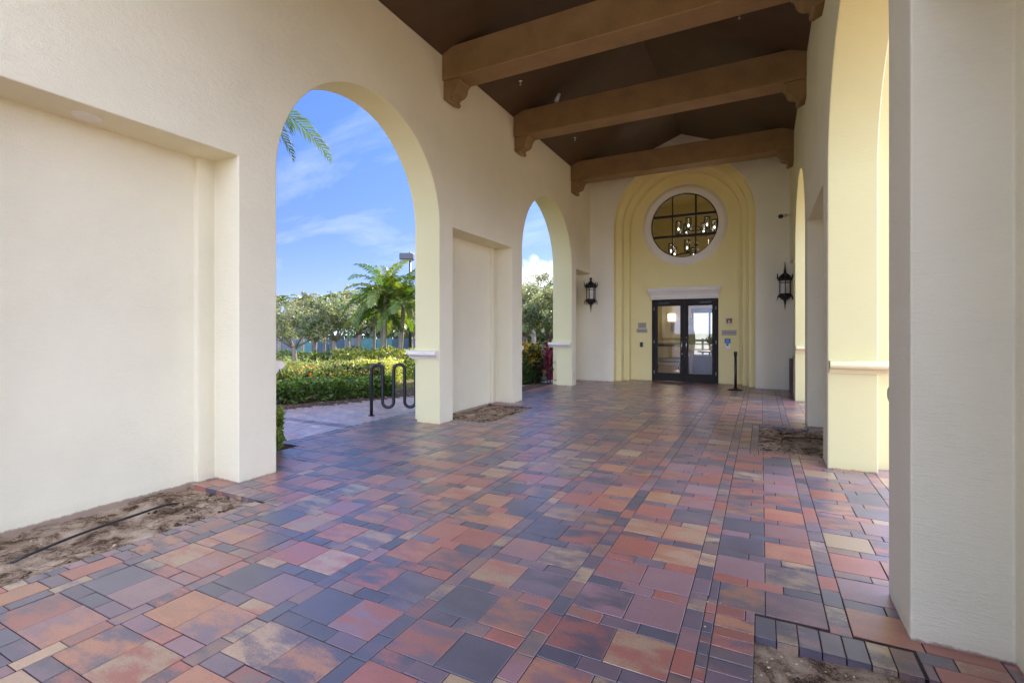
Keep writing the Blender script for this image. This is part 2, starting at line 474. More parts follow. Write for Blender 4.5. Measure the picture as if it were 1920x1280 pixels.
# ------------------------------------------------------------------ clubhouse facade
club = thing('clubhouse', 'cream clubhouse end wall with yellow recessed arch and round window', 'building', (CX, YE, 0))
off = (-CX, -YE, 0)
def cpart(mb, name, mats, parent=None, **kw):
    o = mb.build(name, mats, parent or club, **kw)
    if parent is None: o.location = off
    return o
AC, AZ = -1.334*H, 3.02*H
radii = [1.243*H, 1.138*H, 1.030*H]; depths = [YE, YE+.19*H, YE+.375*H, YB]
BX0, BX1, BZ = -5.9, 1.62, 13.0  # unseen mass: tall to block sun, narrow to light right-hand ground
def rec_prof(r, n=96): return [(AC-r, -.12)] + [(AC - r*math.cos(PI*i/n), AZ + r*math.sin(PI*i/n)) for i in range(n+1)] + [(AC+r, -.12)]
m = MB()
NX0 = XL - T2 - .25; NX1 = XR + T2 + .25
out = [(BX0, -.12)] + rec_prof(radii[0]) + [(BX1, -.12), (BX1, BZ), (BX0, BZ)]
m.poly([(x, YE, z) for x, z in out], 0)
for k, r in enumerate(radii):
    p = rec_prof(r); y0, y1 = depths[k], depths[k+1]
    for i in range(len(p)-1):
        sm = False
        m.poly([(p[i][0], y0, p[i][1]), (p[i+1][0], y0, p[i+1][1]), (p[i+1][0], y1, p[i+1][1]), (p[i][0], y1, p[i][1])], 1, sm)
    if k < 2:
        q = rec_prof(radii[k+1])
        for i in range(len(p)-1):
            m.poly([(p[i][0], y1, p[i][1]), (p[i+1][0], y1, p[i+1][1]), (q[i+1][0], y1, q[i+1][1]), (q[i][0], y1, q[i][1])], 1)
# back plane of the recess with door opening and round window hole
WC, WZ, WR = -1.345*H, 3.06*H, .66*H
DX0, DX1, DZ = -1.957*H, -.722*H, 1.622*H
p = rec_prof(radii[2]); zcut = 2.05*H
# lower part: around the door
r2 = radii[2]
for (x0, x1, z0, z1) in ((AC-r2, DX0, -.12, DZ), (DX1, AC+r2, -.12, DZ), (AC-r2, AC+r2, DZ, zcut)):
    m.poly([(x0,YB,z0),(x1,YB,z0),(x1,YB,z1),(x0,YB,z1)], 1)
# upper part: ring between the outline and the window circle
NR = 96
def outline_hit(w):
    dx, dz = math.cos(w), math.sin(w); best = 99
    if dz < -1e-6: best = min(best, (zcut-WZ)/dz)
    for sx in (AC-r2, AC+r2):
        if abs(dx) > 1e-6:
            t_ = (sx-WC)/dx
            if t_ > 0 and WZ + t_*dz <= AZ + 1e-6: best = min(best, t_)
    ax, az = WC-AC, WZ-AZ
    bq = ax*dx+az*dz; cq = ax*ax+az*az-r2*r2; disc = bq*bq-cq
    t_ = -bq+math.sqrt(disc)
    if WZ+t_*dz >= AZ: best = min(best, t_)
    return (WC+best*dx, WZ+best*dz)
angs = [2*PI*i/NR for i in range(NR)]
for cx_, cz_ in ((AC-r2, zcut), (AC+r2, zcut)):
    angs.append(math.atan2(cz_-WZ, cx_-WC) % (2*PI))
angs = sorted(set(round(a, 6) for a in angs))
for i in range(len(angs)):
    a, b = angs[i], angs[(i+1) % len(angs)]
    pa, pb = outline_hit(a), outline_hit(b)
    ia, ib = (WC+WR*math.cos(a), WZ+WR*math.sin(a)), (WC+WR*math.cos(b), WZ+WR*math.sin(b))
    m.poly([(ia[0],YB,ia[1]),(pa[0],YB,pa[1]),(pb[0],YB,pb[1]),(ib[0],YB,ib[1])], 1)
    m.poly([(ia[0],YB,ia[1]),(ib[0],YB,ib[1]),(ib[0],YB+.22,ib[1]),(ia[0],YB+.22,ia[1])], 2)
# door reveal
for (x0, z0, x1, z1) in ((DX0,-.12,DX0,DZ),(DX0,DZ,DX1,DZ),(DX1,DZ,DX1,-.12)):
    m.poly([(x0,YB,z0),(x1,YB,z1),(x1,YB+.22,z1),(x0,YB+.22,z0)], 1)
cpart(m, 'front_wall', [M['stucco_end'], M['yellow'], M['trim']], weld=1e-4, bevel=.012)
# building mass behind: side walls, added shade wing, back wall with a big window opening, roof, lobby lining
LX0, LX1, LY1, LZ = -5.6, 1.38, 23.0, 7.2
GX0, GX1, GZ0, GZ1 = -2.78, .6, .12, 2.55
m = MB(); YK = 23.25
m.box(BX0, BX0+.2, YE+.003, YK, -.12, BZ-.003); m.box(BX1-.2, BX1, YE+.003, YK, -.12, BZ-.003)
for (x0,x1,z0,z1) in ((BX0,GX0,-.12,BZ-.003),(GX1,BX1,-.12,BZ-.003),(GX0,GX1,-.12,GZ0),(GX0,GX1,GZ1,BZ-.003)):
    m.box(x0,x1,YK+.002,YK+.15,z0,z1)
m.box(-8.0, BX0-.003, 21.0, 30.0, -.12, BZ-.003)  # unseen wing, added to shade the paving outside the left wall
cpart(m, 'side_wall_and_shade_wing', M['stucco_end'])
m = MB()
def hip(x0,x1,y0,y1,h,ins):
    m.poly([(x0,y0,BZ),(x1,y0,BZ),(x1-ins,y0+ins,BZ+h),(x0+ins,y0+ins,BZ+h)]); m.poly([(x1,y0,BZ),(x1,y1,BZ),(x1-ins,y1-ins,BZ+h),(x1-ins,y0+ins,BZ+h)])
    m.poly([(x1,y1,BZ),(x0,y1,BZ),(x0+ins,y1-ins,BZ+h),(x1-ins,y1-ins,BZ+h)]); m.poly([(x0,y1,BZ),(x0,y0,BZ),(x0+ins,y0+ins,BZ+h),(x0+ins,y1-ins,BZ+h)])
    m.poly([(x0+ins,y0+ins,BZ+h),(x1-ins,y0+ins,BZ+h),(x1-ins,y1-ins,BZ+h),(x0+ins,y1-ins,BZ+h)]); m.poly([(x0,y0,BZ-.01),(x0,y1,BZ-.01),(x1,y1,BZ-.01),(x1,y0,BZ-.01)])
hip(BX0-.3,BX1+.1,YE-.3,YK+.5,1.6,3.2)
cpart(m, 'roof', plain('clay_tile_roof', (.36,.19,.12), .8, var=.2), recalc=False)
# lobby lining
lob = plain('lobby_yellow_paint', (.58,.50,.24), .7, var=.02); lobw = plain('lobby_white_panelling', (.80,.78,.72), .5)
lobf = plain('lobby_stone_floor', (.30,.20,.14), .25, var=.15); lobd = plain('lobby_dark_wood', (.06,.04,.03), .35)
m = MB(); YI = YB+.222
m.poly([(LX0,YI,0.002),(LX1,YI,0.002),(LX1,LY1,0.002),(LX0,LY1,0.002)], 2)
m.poly([(LX0,YI,LZ),(LX0,LY1,LZ),(LX1,LY1,LZ),(LX1,YI,LZ)], 0)
m.poly([(LX0,YI,0),(LX0,YI,LZ),(LX0,LY1,LZ),(LX0,LY1,0)], 0)
m.poly([(LX1,YI,0),(LX1,LY1,0),(LX1,LY1,LZ),(LX1,YI,LZ)], 0)
# back wall with window opening x[-1.0,2.0] z[0.3,2.7]
for (x0,x1,z0,z1) in ((LX0,GX0,0,LZ),(GX1,LX1,0,LZ),(GX0,GX1,0,GZ0),(GX0,GX1,GZ1,LZ)):
    m.poly([(x0,LY1,z0),(x0,LY1,z1),(x1,LY1,z1),(x1,LY1,z0)], 0)
# inside of the front wall
for (x0,x1,z0,z1) in ((LX0,DX0,0,DZ),(DX1,LX1,0,DZ),(LX0,LX1,DZ,2.1*H),(LX0,WC-.75*H,2.1*H,LZ),(WC+.75*H,LX1,2.1*H,LZ),(WC-.75*H,WC+.75*H,3.85*H,LZ)):
    m.poly([(x0,YI,z0),(x1,YI,z0),(x1,YI,z1),(x0,YI,z1)], 0)
cpart(m, 'lobby_room', [lob, lobw, lobf], recalc=False)
m = MB()
for x in (-5.4,-4.5,-3.6):
    m.box(x,x+.75,LY1-.03,LY1-.002,.35,.95); 
m.box(LX0+.01,GX0-.05,LY1-.05,LY1-.033,.0,.16); m.box(LX0+.01,GX0-.05,LY1-.06,LY1-.002,1.02,1.12)
m.box(-4.05,-3.15,LY1-.04,LY1-.004,1.25,3.2); m.box(-5.4,-4.4,LY1-.04,LY1-.004,1.25,3.2)
cpart(m, 'wall_panelling', lobw)
m = MB(); m.box(LX0+.01,GX0-.06,LY1-.09,LY1-.061,.86,.96); cpart(m, 'chair_rail', lobd)
m = MB()
for x in (GX0+.03, -2.05, -1.2, -.3, GX1-.1): m.box(x,x+.07,LY1-.04,LY1+.06,GZ0,GZ1)
m.box(GX0,GX1,LY1-.041,LY1+.061,GZ1-.2,GZ1); m.box(GX0,GX1,LY1-.041,LY1+.061,GZ0,GZ0+.07); m.box(GX0,GX1,LY1-.039,LY1+.059,1.1,1.17)
cpart(m, 'back_window_frame', M['bronze'])
t = thing('courtyard_wall', 'pale courtyard wall seen bright through the lobby window', 'wall', (-3, 30.5, 0))
m = MB(); m.box(-7,7,0,.3,-.2,4.2); m.box(-7.05,7.05,-.05,.35,4.203,4.35); m.build('wall_body', plain('grey_courtyard_stucco', (.40,.41,.42), .8, var=.1), t)
m = MB(); m.poly([(-8,23.45,-.02),(6,23.45,-.02),(6,30.4,-.02),(-8,30.4,-.02)]); tag(m.build('terrace_pavement', plain('pale_terrace_paving', (.30,.28,.26), .7, var=.1), None, recalc=False), kind='structure')
t = thing('terrace_railing', 'dark terrace railing behind the lobby window', 'railing', (-1.3, 26.0, -.02))
m = MB()
for z in (.35,.62,.89,1.1): m.box(-3,3,-.03,.03,z,z+.06)
m.build('rails', M['black'], t)
for x in (-2.6,-1.3,0,1.3,2.6):
    m = MB(); m.box(x-.05,x+.05,-.05,.05,0,1.2); m.build('post', M['black'], t)
# round window: trim, frame, glazing bars, glass
win = MB()
def ring_profile():
    return [(.665,-.06),(.72,-.075),(.745,-.065),(.75,-.05),(.765,-.045),(.778,-.03),(.785,0.0)]
prof = [(r*H, y) for r, y in [(.625,.10),(.625,-.055),(.635,-.065)] + ring_profile()]
m = MB()
NRn = 96; rings = []
for (r, y) in prof:
    k = len(m.v)
    for j in range(NRn):
        w = 2*PI*j/NRn; m.v.append((WC+r*math.cos(w), YB-.002+y, WZ+r*math.sin(w)))
    rings.append(k)
for i in range(len(rings)-1):
    for j in range(NRn):
        j2 = (j+1)%NRn; m.face((rings[i]+j, rings[i+1]+j, rings[i+1]+j2, rings[i]+j2), 0, True)
wtrim = m.build('round_window', M['trim'], club, ang=25); wtrim.location = off
m = MB()
GR = .628*H
k0 = []
for (r, y) in ((GR-.035,.09),(GR-.035,.03),(GR-.002,.03),(GR-.002,.09)):
    k0.append(len(m.v))
    for j in range(NRn):
        w = 2*PI*j/NRn; m.v.append((WC+r*math.cos(w), YB+y, WZ+r*math.sin(w)))
for i in range(3):
    for j in range(NRn):
        j2=(j+1)%NRn; m.face((k0[i]+j,k0[i]+j2,k0[i+1]+j2,k0[i+1]+j))
for dx in (-.215*H, .215*H):
    hh = math.sqrt((GR-.03)**2 - dx*dx); m.box(WC+dx-.016, WC+dx+.016, YB+.031, YB+.089, WZ-hh, WZ+hh)
for dz in (-.20*H, .20*H):
    hh = math.sqrt((GR-.03)**2 - dz*dz); m.box(WC-hh, WC+hh, YB+.028, YB+.092, WZ+dz-.034, WZ+dz+.034)
fr = m.build('frame', M['bronze'], wtrim)
m = MB(); m.poly([(WC+(GR-.03)*math.cos(2*PI*j/64), YB+.06, WZ+(GR-.03)*math.sin(2*PI*j/64)) for j in range(64)])
m.build('pane', M['glass'], wtrim, recalc=False)

# door head trim (crown)
m = MB()
prof = [(0,0),(-.045,0),(-.05,.05),(-.065,.06),(-.07,.12),(-.09,.15),(-.12,.20),(-.15,.235),(-.165,.25),(-.165,.285),(-.185,.30),(-.185,.345),(0,.345)]
zc0 = DZ+.004; xa, xb = DX0+.02, DX1-.02
base = len(m.v); secs = []
for (x, sgn) in ((xa,-1),(xb,1)):
    k = len(m.v)
    for (y, z) in prof: m.v.append((x + sgn*(-y)*.62 , YB-.003+y, zc0+z))
    secs.append(k)
n = len(prof)
for i in range(n-1): m.face((secs[0]+i, secs[1]+i, secs[1]+i+1, secs[0]+i+1))
for sidx, sgn in ((0,-1),(1,1)):
    k = len(m.v)
    for (y, z) in prof: m.v.append((( xa if sgn<0 else xb)+ sgn*(-y)*.62, YB-.003, zc0+z))
    for i in range(n-1): m.face((secs[sidx]+i, secs[sidx]+i+1, k+i+1, k+i))
crown = cpart(m, 'door_crown', M['trim'], weld=1e-5)

# double door
fx0, fx1, fz = DX0+.002, DX1-.002, DZ-.002
m = MB(); fy0, fy1 = YB+.03, YB+.13
m.box(fx0, fx0+.055, fy0, fy1, 0, fz); m.box(fx1-.055, fx1, fy0, fy1, 0, fz); m.box(fx0+.055, fx1-.055, fy0, fy1, fz-.055, fz)
cpart(m, 'door_frame', M['bronze'], bevel=.004)
mid = (fx0+fx1)/2
def leaf(x0, x1, hinge_left):
    z0, z1 = .015, fz-.06; y0, y1 = YB+.04, YB+.085
    st, bt, tp = .115, .25, .14
    m = MB()
    m.box(x0, x0+st, y0, y1, z0, z1); m.box(x1-st, x1, y0, y1, z0, z1)
    m.box(x0+st, x1-st, y0, y1, z0, z0+bt); m.box(x0+st, x1-st, y0, y1, z1-tp, z1)
    d = cpart(m, 'door', M['bronze'], bevel=.004)
    g = MB(); g.box(x0+st-.005, x1-st+.005, (y0+y1)/2-.004, (y0+y1)/2+.004, z0+bt-.005, z1-tp+.005); g.build('pane', M['glass'], d)
    hx = x1-st/2-.005 if hinge_left else x0+st/2+.005
    h = MB(); h.tube([(hx,y0,.95),(hx,y0-.06,.97),(hx,y0-.06,1.25),(hx,y0,1.27)], .013, 10); h.build('handle', M['steel'], d)
    kx = x0-.004 if hinge_left else x1+.004
    for zz in (.28, 1.22, fz-.28):
        q = MB(); q.lathe([(.009,-.055),(.009,.055)], (kx + (.012 if hinge_left else -.012), y0-.009, zz), 8); q.build('hinge', M['steel'], d)
    c = MB(); cx_ = (x0+.30) if hinge_left else (x1-.30)
    c.box(cx_-.17, cx_+.17, y0-.055, y0-.001, z1-.075, z1-.02); c.tube([(cx_-.1,y0-.05,z1-.02),(cx_+.12,y0-.16,z1+.02)], .009, 6)
    c.build('door_closer', M['black'], d)
    l = MB(); l.lathe([(.018,0),(.018,-.012),(.001,-.014)], (hx,y0,.86 if hinge_left else 1.36), 12, axis='y'); l.build('lock', M['steel'], d)
leaf(fx0+.058, mid-.003, True); leaf(mid+.003, fx1-.058, False)

# ------------------------------------------------------------------ things on the end wall
def lantern(x, z, label, spike):
    t = thing('wall_lantern', label, 'lantern', (x, YE-.002, z), 0, 'wrought iron lanterns beside the entrance')
    cy = -.21; Rr = .135; n6 = 6
    m = MB()                                               # cage body
    for k in range(n6):
        w = 2*PI*k/n6 + PI/6; w2 = 2*PI*(k+1)/n6 + PI/6
        px, py = Rr*math.cos(w), cy+Rr*math.sin(w); qx, qy = Rr*math.cos(w2), cy+Rr*math.sin(w2)
        m.tube([(px,py,-.20),(px,py,.16)], .010, 6)
        for zz in (-.20,-.185,.10,.16): m.tube([(px,py,zz),(qx,qy,zz)], .009, 6)
    m.build('cage', M['iron'], t)
    m = MB(); m.lathe([(.118,-.195),(.118,.155)], (0,cy,0), 6, rot=PI/6, sm=False); m.build('glass', M['lampglass'], t)
    m = MB(); m.lathe([(.165,.155),(.172,.175),(.172,.225),(.15,.24),(.135,.275),(.09,.32),(.05,.35),(.03,.37),(.034,.40),(.02,.42)], (0,cy,0), 12, rot=PI/12)
    for k in range(n6):                                     # upturned leaves round the crown
        w = 2*PI*k/n6 + PI/6; c, s = math.cos(w), math.sin(w)
        m.tube([(.16*c,cy+.16*s,.20),(.205*c,cy+.205*s,.24),(.195*c,cy+.195*s,.30),(.215*c,cy+.215*s,.345)], [.018,.016,.012,.003], 6)
        w += PI/n6; c, s = math.cos(w), math.sin(w)
        m.tube([(.16*c,cy+.16*s,.225),(.165*c,cy+.165*s,.27),(.155*c,cy+.155*s,.30)], [.014,.011,.003], 6)
    m.build('crown', M['iron'], t)
    m = MB(); m.lathe([(.150,-.19),(.160,-.215),(.155,-.245),(.12,-.29),(.07,-.335),(.03,-.36),(.026,-.38),(.034,-.395),(.018,-.41),(.020,-.44),(.026,-.455),(.012,-.47),(.014,-.50),(.002,-.60)], (0,cy,0), 12, rot=PI/12)
    for k in range(n6):
        w = 2*PI*k/n6 + PI/6; c, s = math.cos(w), math.sin(w)
        m.tube([(.145*c,cy+.145*s,-.235),(.185*c,cy+.185*s,-.25),(.195*c,cy+.195*s,-.30),(.22*c,cy+.22*s,-.355)], [.018,.015,.011,.003], 6)
    m.build('base', M['iron'], t)
    m = MB()
    if spike: m.lathe([(.034,.41),(.02,.43),(.026,.45),(.014,.465),(.018,.49),(.022,.50),(.010,.52),(.012,.56),(.002,.66)], (0,cy,0), 10)
    else: m.lathe([(.02,.415),(.036,.43),(.040,.455),(.028,.475),(.001,.48)], (0,cy,0), 10)
    m.build('finial', M['iron'], t)
    m = MB(); m.box(-.06,.06,-.014,0,-.16,.20); m.tube([(0,-.01,.13),(0,-.12,.16),(0,-.20,.165)], .016, 8); m.tube([(0,-.01,-.12),(0,-.10,-.20),(0,-.18,-.21)], .014, 8)
    m.build('wall_bracket', M['iron'], t, bevel=.003)
    m = MB(); m.lathe([(.022,-.19),(.022,-.02),(.012,-.01),(.018,.02),(.012,.06),(.001,.07)], (0,cy,0), 10); m.build('candle', plain('ivory_candle_sleeve', (.75,.68,.48), .5), t)
lantern(-3.0*H, 1.745*H, 'black iron wall lantern with a blunt ball top beside the low niche', False)
lantern(.352*H, 1.735*H, 'black iron wall lantern with tall spike finial below the security camera', True)

# stanchion post
t = thing('stanchion', 'black queue stanchion post on a round base right of the door', 'stanchion', (-.385*H, 9.05*H, 0.004))
m = MB(); m.lathe([(.19,0),(.19,.012),(.17,.022),(.10,.035),(.045,.06)], n=32); m.build('base', M['black'], t)
m = MB(); m.lathe([(.033,.05),(.033,.90)], n=20); m.build('post', M['black'], t)
m = MB(); m.lathe([(.036,.90),(.044,.905),(.044,1.0),(.04,1.012),(.001,1.014)], n=20); m.build('belt_head', M['black'], t)

# signs and devices flanking the door
plq = plain('engraved_stone_plaque', (.42,.38,.31), .5, var=.06); ink = plain('dark_engraved_lettering', (.13,.11,.09), .6); plf = plain('plaque_rim', (.30,.27,.20), .5)
def plaque(x0, x1, z0, z1, label, rows):
    t = thing('plaque', label, 'sign', ((x0+x1)/2, YB-.002, (z0+z1)/2), 0)
    w, h = x1-x0, z1-z0
    m = MB(); m.box(-w/2,w/2,-.014,0,-h/2,h/2); m.build('backplate', plf, t, bevel=.002)
    m = MB(); m.box(-w/2+.012,w/2-.012,-.018,-.0145,-h/2+.012,h/2-.012); m.build('face', plq, t)
    m = MB()
    for (a, b, zc, hh) in rows:
        x = a
        while x < b:
            lw = R.uniform(.008, .016); m.box(x*w, x*w+lw, -.0205, -.0185, zc*h-hh/2, zc*h+hh/2*R.uniform(.7,1)); x += (lw+R.uniform(.004,.007))/w
            if R.random() < .12: x += .016/w
    m.build('lettering', ink, t)
plaque(-2.225*H, -2.065*H, 1.057*H, 1.165*H, 'upper grey plaque with two lines, left of the door', [(-.36,.36,.18,.026),(-.30,.30,-.16,.024)])
plaque(-2.255*H, -2.045*H, .965*H, 1.042*H, 'wider grey plaque directly beneath the smaller plaque left of the door', [(-.36,.36,.0,.028)])
plaque(-.66*H, -.41*H, .918*H, 1.015*H, 'long pale plaque with one line between alarm and blue reader', [(-.38,.38,.02,.030)])
t = thing('push_button', 'small black button box on yellow wall under the left plaques', 'button', (-2.158*H, YB-.002, .725*H))
m = MB(); m.box(-.045,.045,-.035,0,-.075,.075); m.build('housing', M['black'], t, bevel=.006)
m = MB(); m.box(-.022,.022,-.041,-.0355,-.05,.01); m.build('key', plain('grey_rubber', (.05,.05,.05), .4), t, bevel=.002)
t = thing('fire_alarm', 'dark red fire alarm strobe above the plaque right of the door', 'alarm', (-.535*H, YB-.002, 1.185*H))
m = MB(); m.prism([(-.06,-.075),(.06,-.075),(.075,.07),(-.075,.07)], 'y', -.055, 0); m.build('housing', plain('alarm_red', (.20,.012,.012), .35), t, bevel=.008)
m = MB(); m.lathe([(.022,-.056),(.020,-.07),(.001,-.074)], (0,0,.0), 12, axis='y'); m.box(-.04,.04,-.06,-.0555,-.06,-.045); m.build('strobe_lens', plain('strobe_white', (.85,.85,.85), .2), t)
t = thing('card_reader', 'card reader with blue screen and white keypad right of the door', 'reader', (-.562*H, YB-.002, .80*H))
m = MB(); m.box(-.075,.075,-.032,0,-.045,.085); m.build('screen_housing', plain('navy_reader_plastic', (.012,.03,.07), .35), t, bevel=.006)
m = MB(); m.box(-.05,.05,-.035,-.0325,-.03,.06); m.build('screen', emit('reader_screen', (.03,.16,.42), .10), t)
m = MB(); m.box(-.06,.065,-.03,0,-.21,-.048); m.build('keypad', plain('white_reader_plastic', (.78,.78,.76), .4), t, bevel=.008)
m = MB(); m.prism([(-.035,-.062),(.035,-.062),(.022,-.12),(-.022,-.12)][::-1], 'y', -.036, -.0305); m.build('lens', M['black'], t)

# security camera on the right wall
t = thing('security_camera', 'white security camera with black lens reaching out from the wall above lantern', 'camera', (XR-.001, 9.1*H, 2.88*H))
wh = plain('camera_white', (.72,.71,.66), .4)
m = MB(); m.lathe([(.05,0),(.05,.01)], (0,0,0), 14); m.v = [(-z, y, x) for x, y, z in m.v]; m.tube([(0,0,0),(-.10,0,.0),(-.13,0,-.02)], .022, 8); m.build('arm', wh, t)
m = MB(); m.tube([(-.10,.02,.0),(-.22,-.16,-.05)], .042, 12); m.build('camera_body', wh, t)
m = MB(); m.lathe([(.001,-.06),(.05,-.035),(.062,.0),(.05,.035),(.001,.06)], (-.235,-.18,-.055), 14); m.build('lens_dome', M['black'], t)

# bin in the far right niche
t = thing('litter_bin', 'black litter bin with brown side panel in the far niche', 'bin', (.42*H, 9.0*H, 0.004), 0)
m = MB(); m.box(.06,.46,-.26,.30,0,.88); m.build('bin_body', M['black'], t, bevel=.02)
m = MB(); m.box(-.02,.0575,-.22,.30,0,.86); m.build('side_panel', plain('brown_bin_panel', (.12,.06,.04), .6, var=.2), t, bevel=.004)
m = MB(); m.box(.05,.47,-.27,.31,.8805,.92); m.build('lid', M['black'], t, bevel=.01)

# ------------------------------------------------------------------ lobby contents
warm = (1.0, .88, .70)
bulb = emit('warm_bulb', warm, 4.0); cyl = glass('clear_glass_shade', (.90,.94,.96), 2.5)
ch = thing('chandelier', 'two tier lobby chandelier of glass cylinders with lit bulbs behind round window', 'chandelier', (-2.12, 19.0, 5.02))
m = MB(); m.tube([(0,0,-.35),(0,0,2.3)], .022, 8); m.lathe([(.05,-.35),(.07,-.3),(.03,-.2)], n=12)
m.build('stem', M['bronze'], ch)
for zt, rr, nn, ph in ((.10,.62,6,.2),(-.74,.92,7,0.0)):
    m = MB(); k0 = len(m.v)
    pts = [(rr*math.cos(2*PI*i/36), rr*math.sin(2*PI*i/36), zt) for i in range(37)]; m.tube(pts, .018, 6, caps=False)
    for i in range(4):
        w = PI/2*i+.4; m.tube([(0,0,zt+.3),(rr*math.cos(w),rr*math.sin(w),zt)], .012, 6)
    m.build('ring', M['bronze'], ch)
    for i in range(nn):
        w = 2*PI*i/nn + ph; x, y = rr*math.cos(w), rr*math.sin(w)
        m = MB(); m.lathe([(.10,zt+.02),(.10,zt+.48)], (x,y,0), 16); sh = m.build('glass_shade', cyl, ch, recalc=False)
        m = MB(); m.lathe([(.105,zt+.0),(.105,zt+.022)], (x,y,0), 16); m.lathe([(.106,zt+.47),(.106,zt+.485),(.10,zt+.485)], (x,y,0), 16)
        m.lathe([(.016,zt+.02),(.016,zt+.15)], (x,y,0), 8)
        for q in range(4): m.tube([(x+.103*math.cos(q*PI/2),y+.103*math.sin(q*PI/2),zt),(x+.103*math.cos(q*PI/2),y+.103*math.sin(q*PI/2),zt+.48)], .005, 5)
        m.build('holder', M['bronze'], sh)
        m = MB(); m.lathe([(.001,zt+.15),(.022,zt+.17),(.026,zt+.20),(.010,zt+.24),(.001,zt+.255)], (x,y,0), 10); m.build('bulb', bulb, sh)
t = thing('wall_sconce', 'lit wall sconce with fabric shade on the lobby wall seen through the door', 'sconce', (-3.58, LY1-.06, 1.98))
m = MB(); m.box(-.07,.07,-.02,0,-.45,.0); m.tube([(0,-.01,-.1),(0,-.12,-.12),(0,-.12,0)], .012, 6); m.build('backplate', M['steel'], t)
m = MB(); m.box(-.16,.16,-.24,-.02,.0,.36); m.build('shade', emit('lit_sconce_shade', (1.0,.84,.62), .32), t)
m = MB()
for x in (-.165,.155):
    m.box(x,x+.01,-.245,-.235,-.02,.38); m.box(x,x+.01,-.03,-.02,-.02,.38)
for z in (-.02,.37): m.box(-.17,.17,-.247,-.24,z,z+.014)
m.build('frame', M['bronze'], t)
t = thing('console_bench', 'dark crossed leg bench with pale cushion in lobby behind left door', 'bench', (-3.0, 18.3, 0.003))
m = MB(); m.box(-.62,.62,-.22,.22,.47,.57); m.build('cushion', plain('pale_bench_fabric', (.52,.47,.40), .9, var=.1), t, bevel=.03)
m = MB()
for s in (-1,1):
    q = MB(); q.tube([(s*.5,-.2,.0),(s*.35,.0,.25),(s*.5,.2,.46)], .022, 8); q.tube([(s*.5,.2,.0),(s*.35,.0,.25),(s*.5,-.2,.46)], .022, 8); q.build('leg', lobd, t)
m.box(-.6,.6,-.2,.2,.44,.468); m.build('frame', lobd, t)
t = thing('sofa', 'brown tufted lobby sofa behind the right glass door', 'sofa', (-1.25, 18.0, 0.003))
sf = plain('taupe_sofa_fabric', (.07,.05,.038), .85, var=.2)
m = MB(); m.box(-.95,.95,-.42,.40,.12,.42); m.build('seat', sf, t, bevel=.05)
m = MB(); m.box(-.95,.95,-.62,-.42,.12,.74); m.build('backrest', sf, t, bevel=.06)
m = MB(); m.box(-1.1,-.952,-.6,.4,.12,.6); m.build('arm', sf, t, bevel=.05)
m = MB(); m.box(.952,1.1,-.6,.4,.12,.6); m.build('arm', sf, t, bevel=.05)
for x in (-.9,.86):
    for y in (-.52,.3):
        m = MB(); m.box(x,x+.04,y,y+.04,0,.119); m.build('leg', lobd, t)
t = thing('floor_sculpture', 'tall slender tan sculpture standing in lobby just behind the door stile', 'sculpture', (-2.06, 17.1, 0.003))
m = MB(); m.lathe([(.12,0),(.12,.05),(.05,.08),(.06,.5),(.09,.9),(.13,1.2),(.12,1.45),(.07,1.62),(.05,1.7),(.08,1.8),(.06,1.95),(.001,2.0)], n=20); m.build('figure', plain('tan_carved_wood', (.45,.29,.15), .5, var=.15), t)
t = thing('lobby_table', 'dark round lobby table with a leafy plant behind right door', 'table', (-1.72, 20.8, 0.003))
m = MB(); m.lathe([(.55,.72),(.55,.76),(.001,.76)], n=24); m.build('tabletop', lobd, t)
m = MB(); m.lathe([(.28,0),(.28,.03),(.06,.06),(.06,.719)], n=16); m.build('pedestal', lobd, t)
pl = thing('potted_plant', 'dark leafy plant in a pot on the lobby table', 'plant', (-1.72, 20.8, .766))
m = MB(); m.lathe([(.08,0),(.13,.2),(.135,.22),(.001,.2)], n=16); m.build('pot', M['black'], pl)

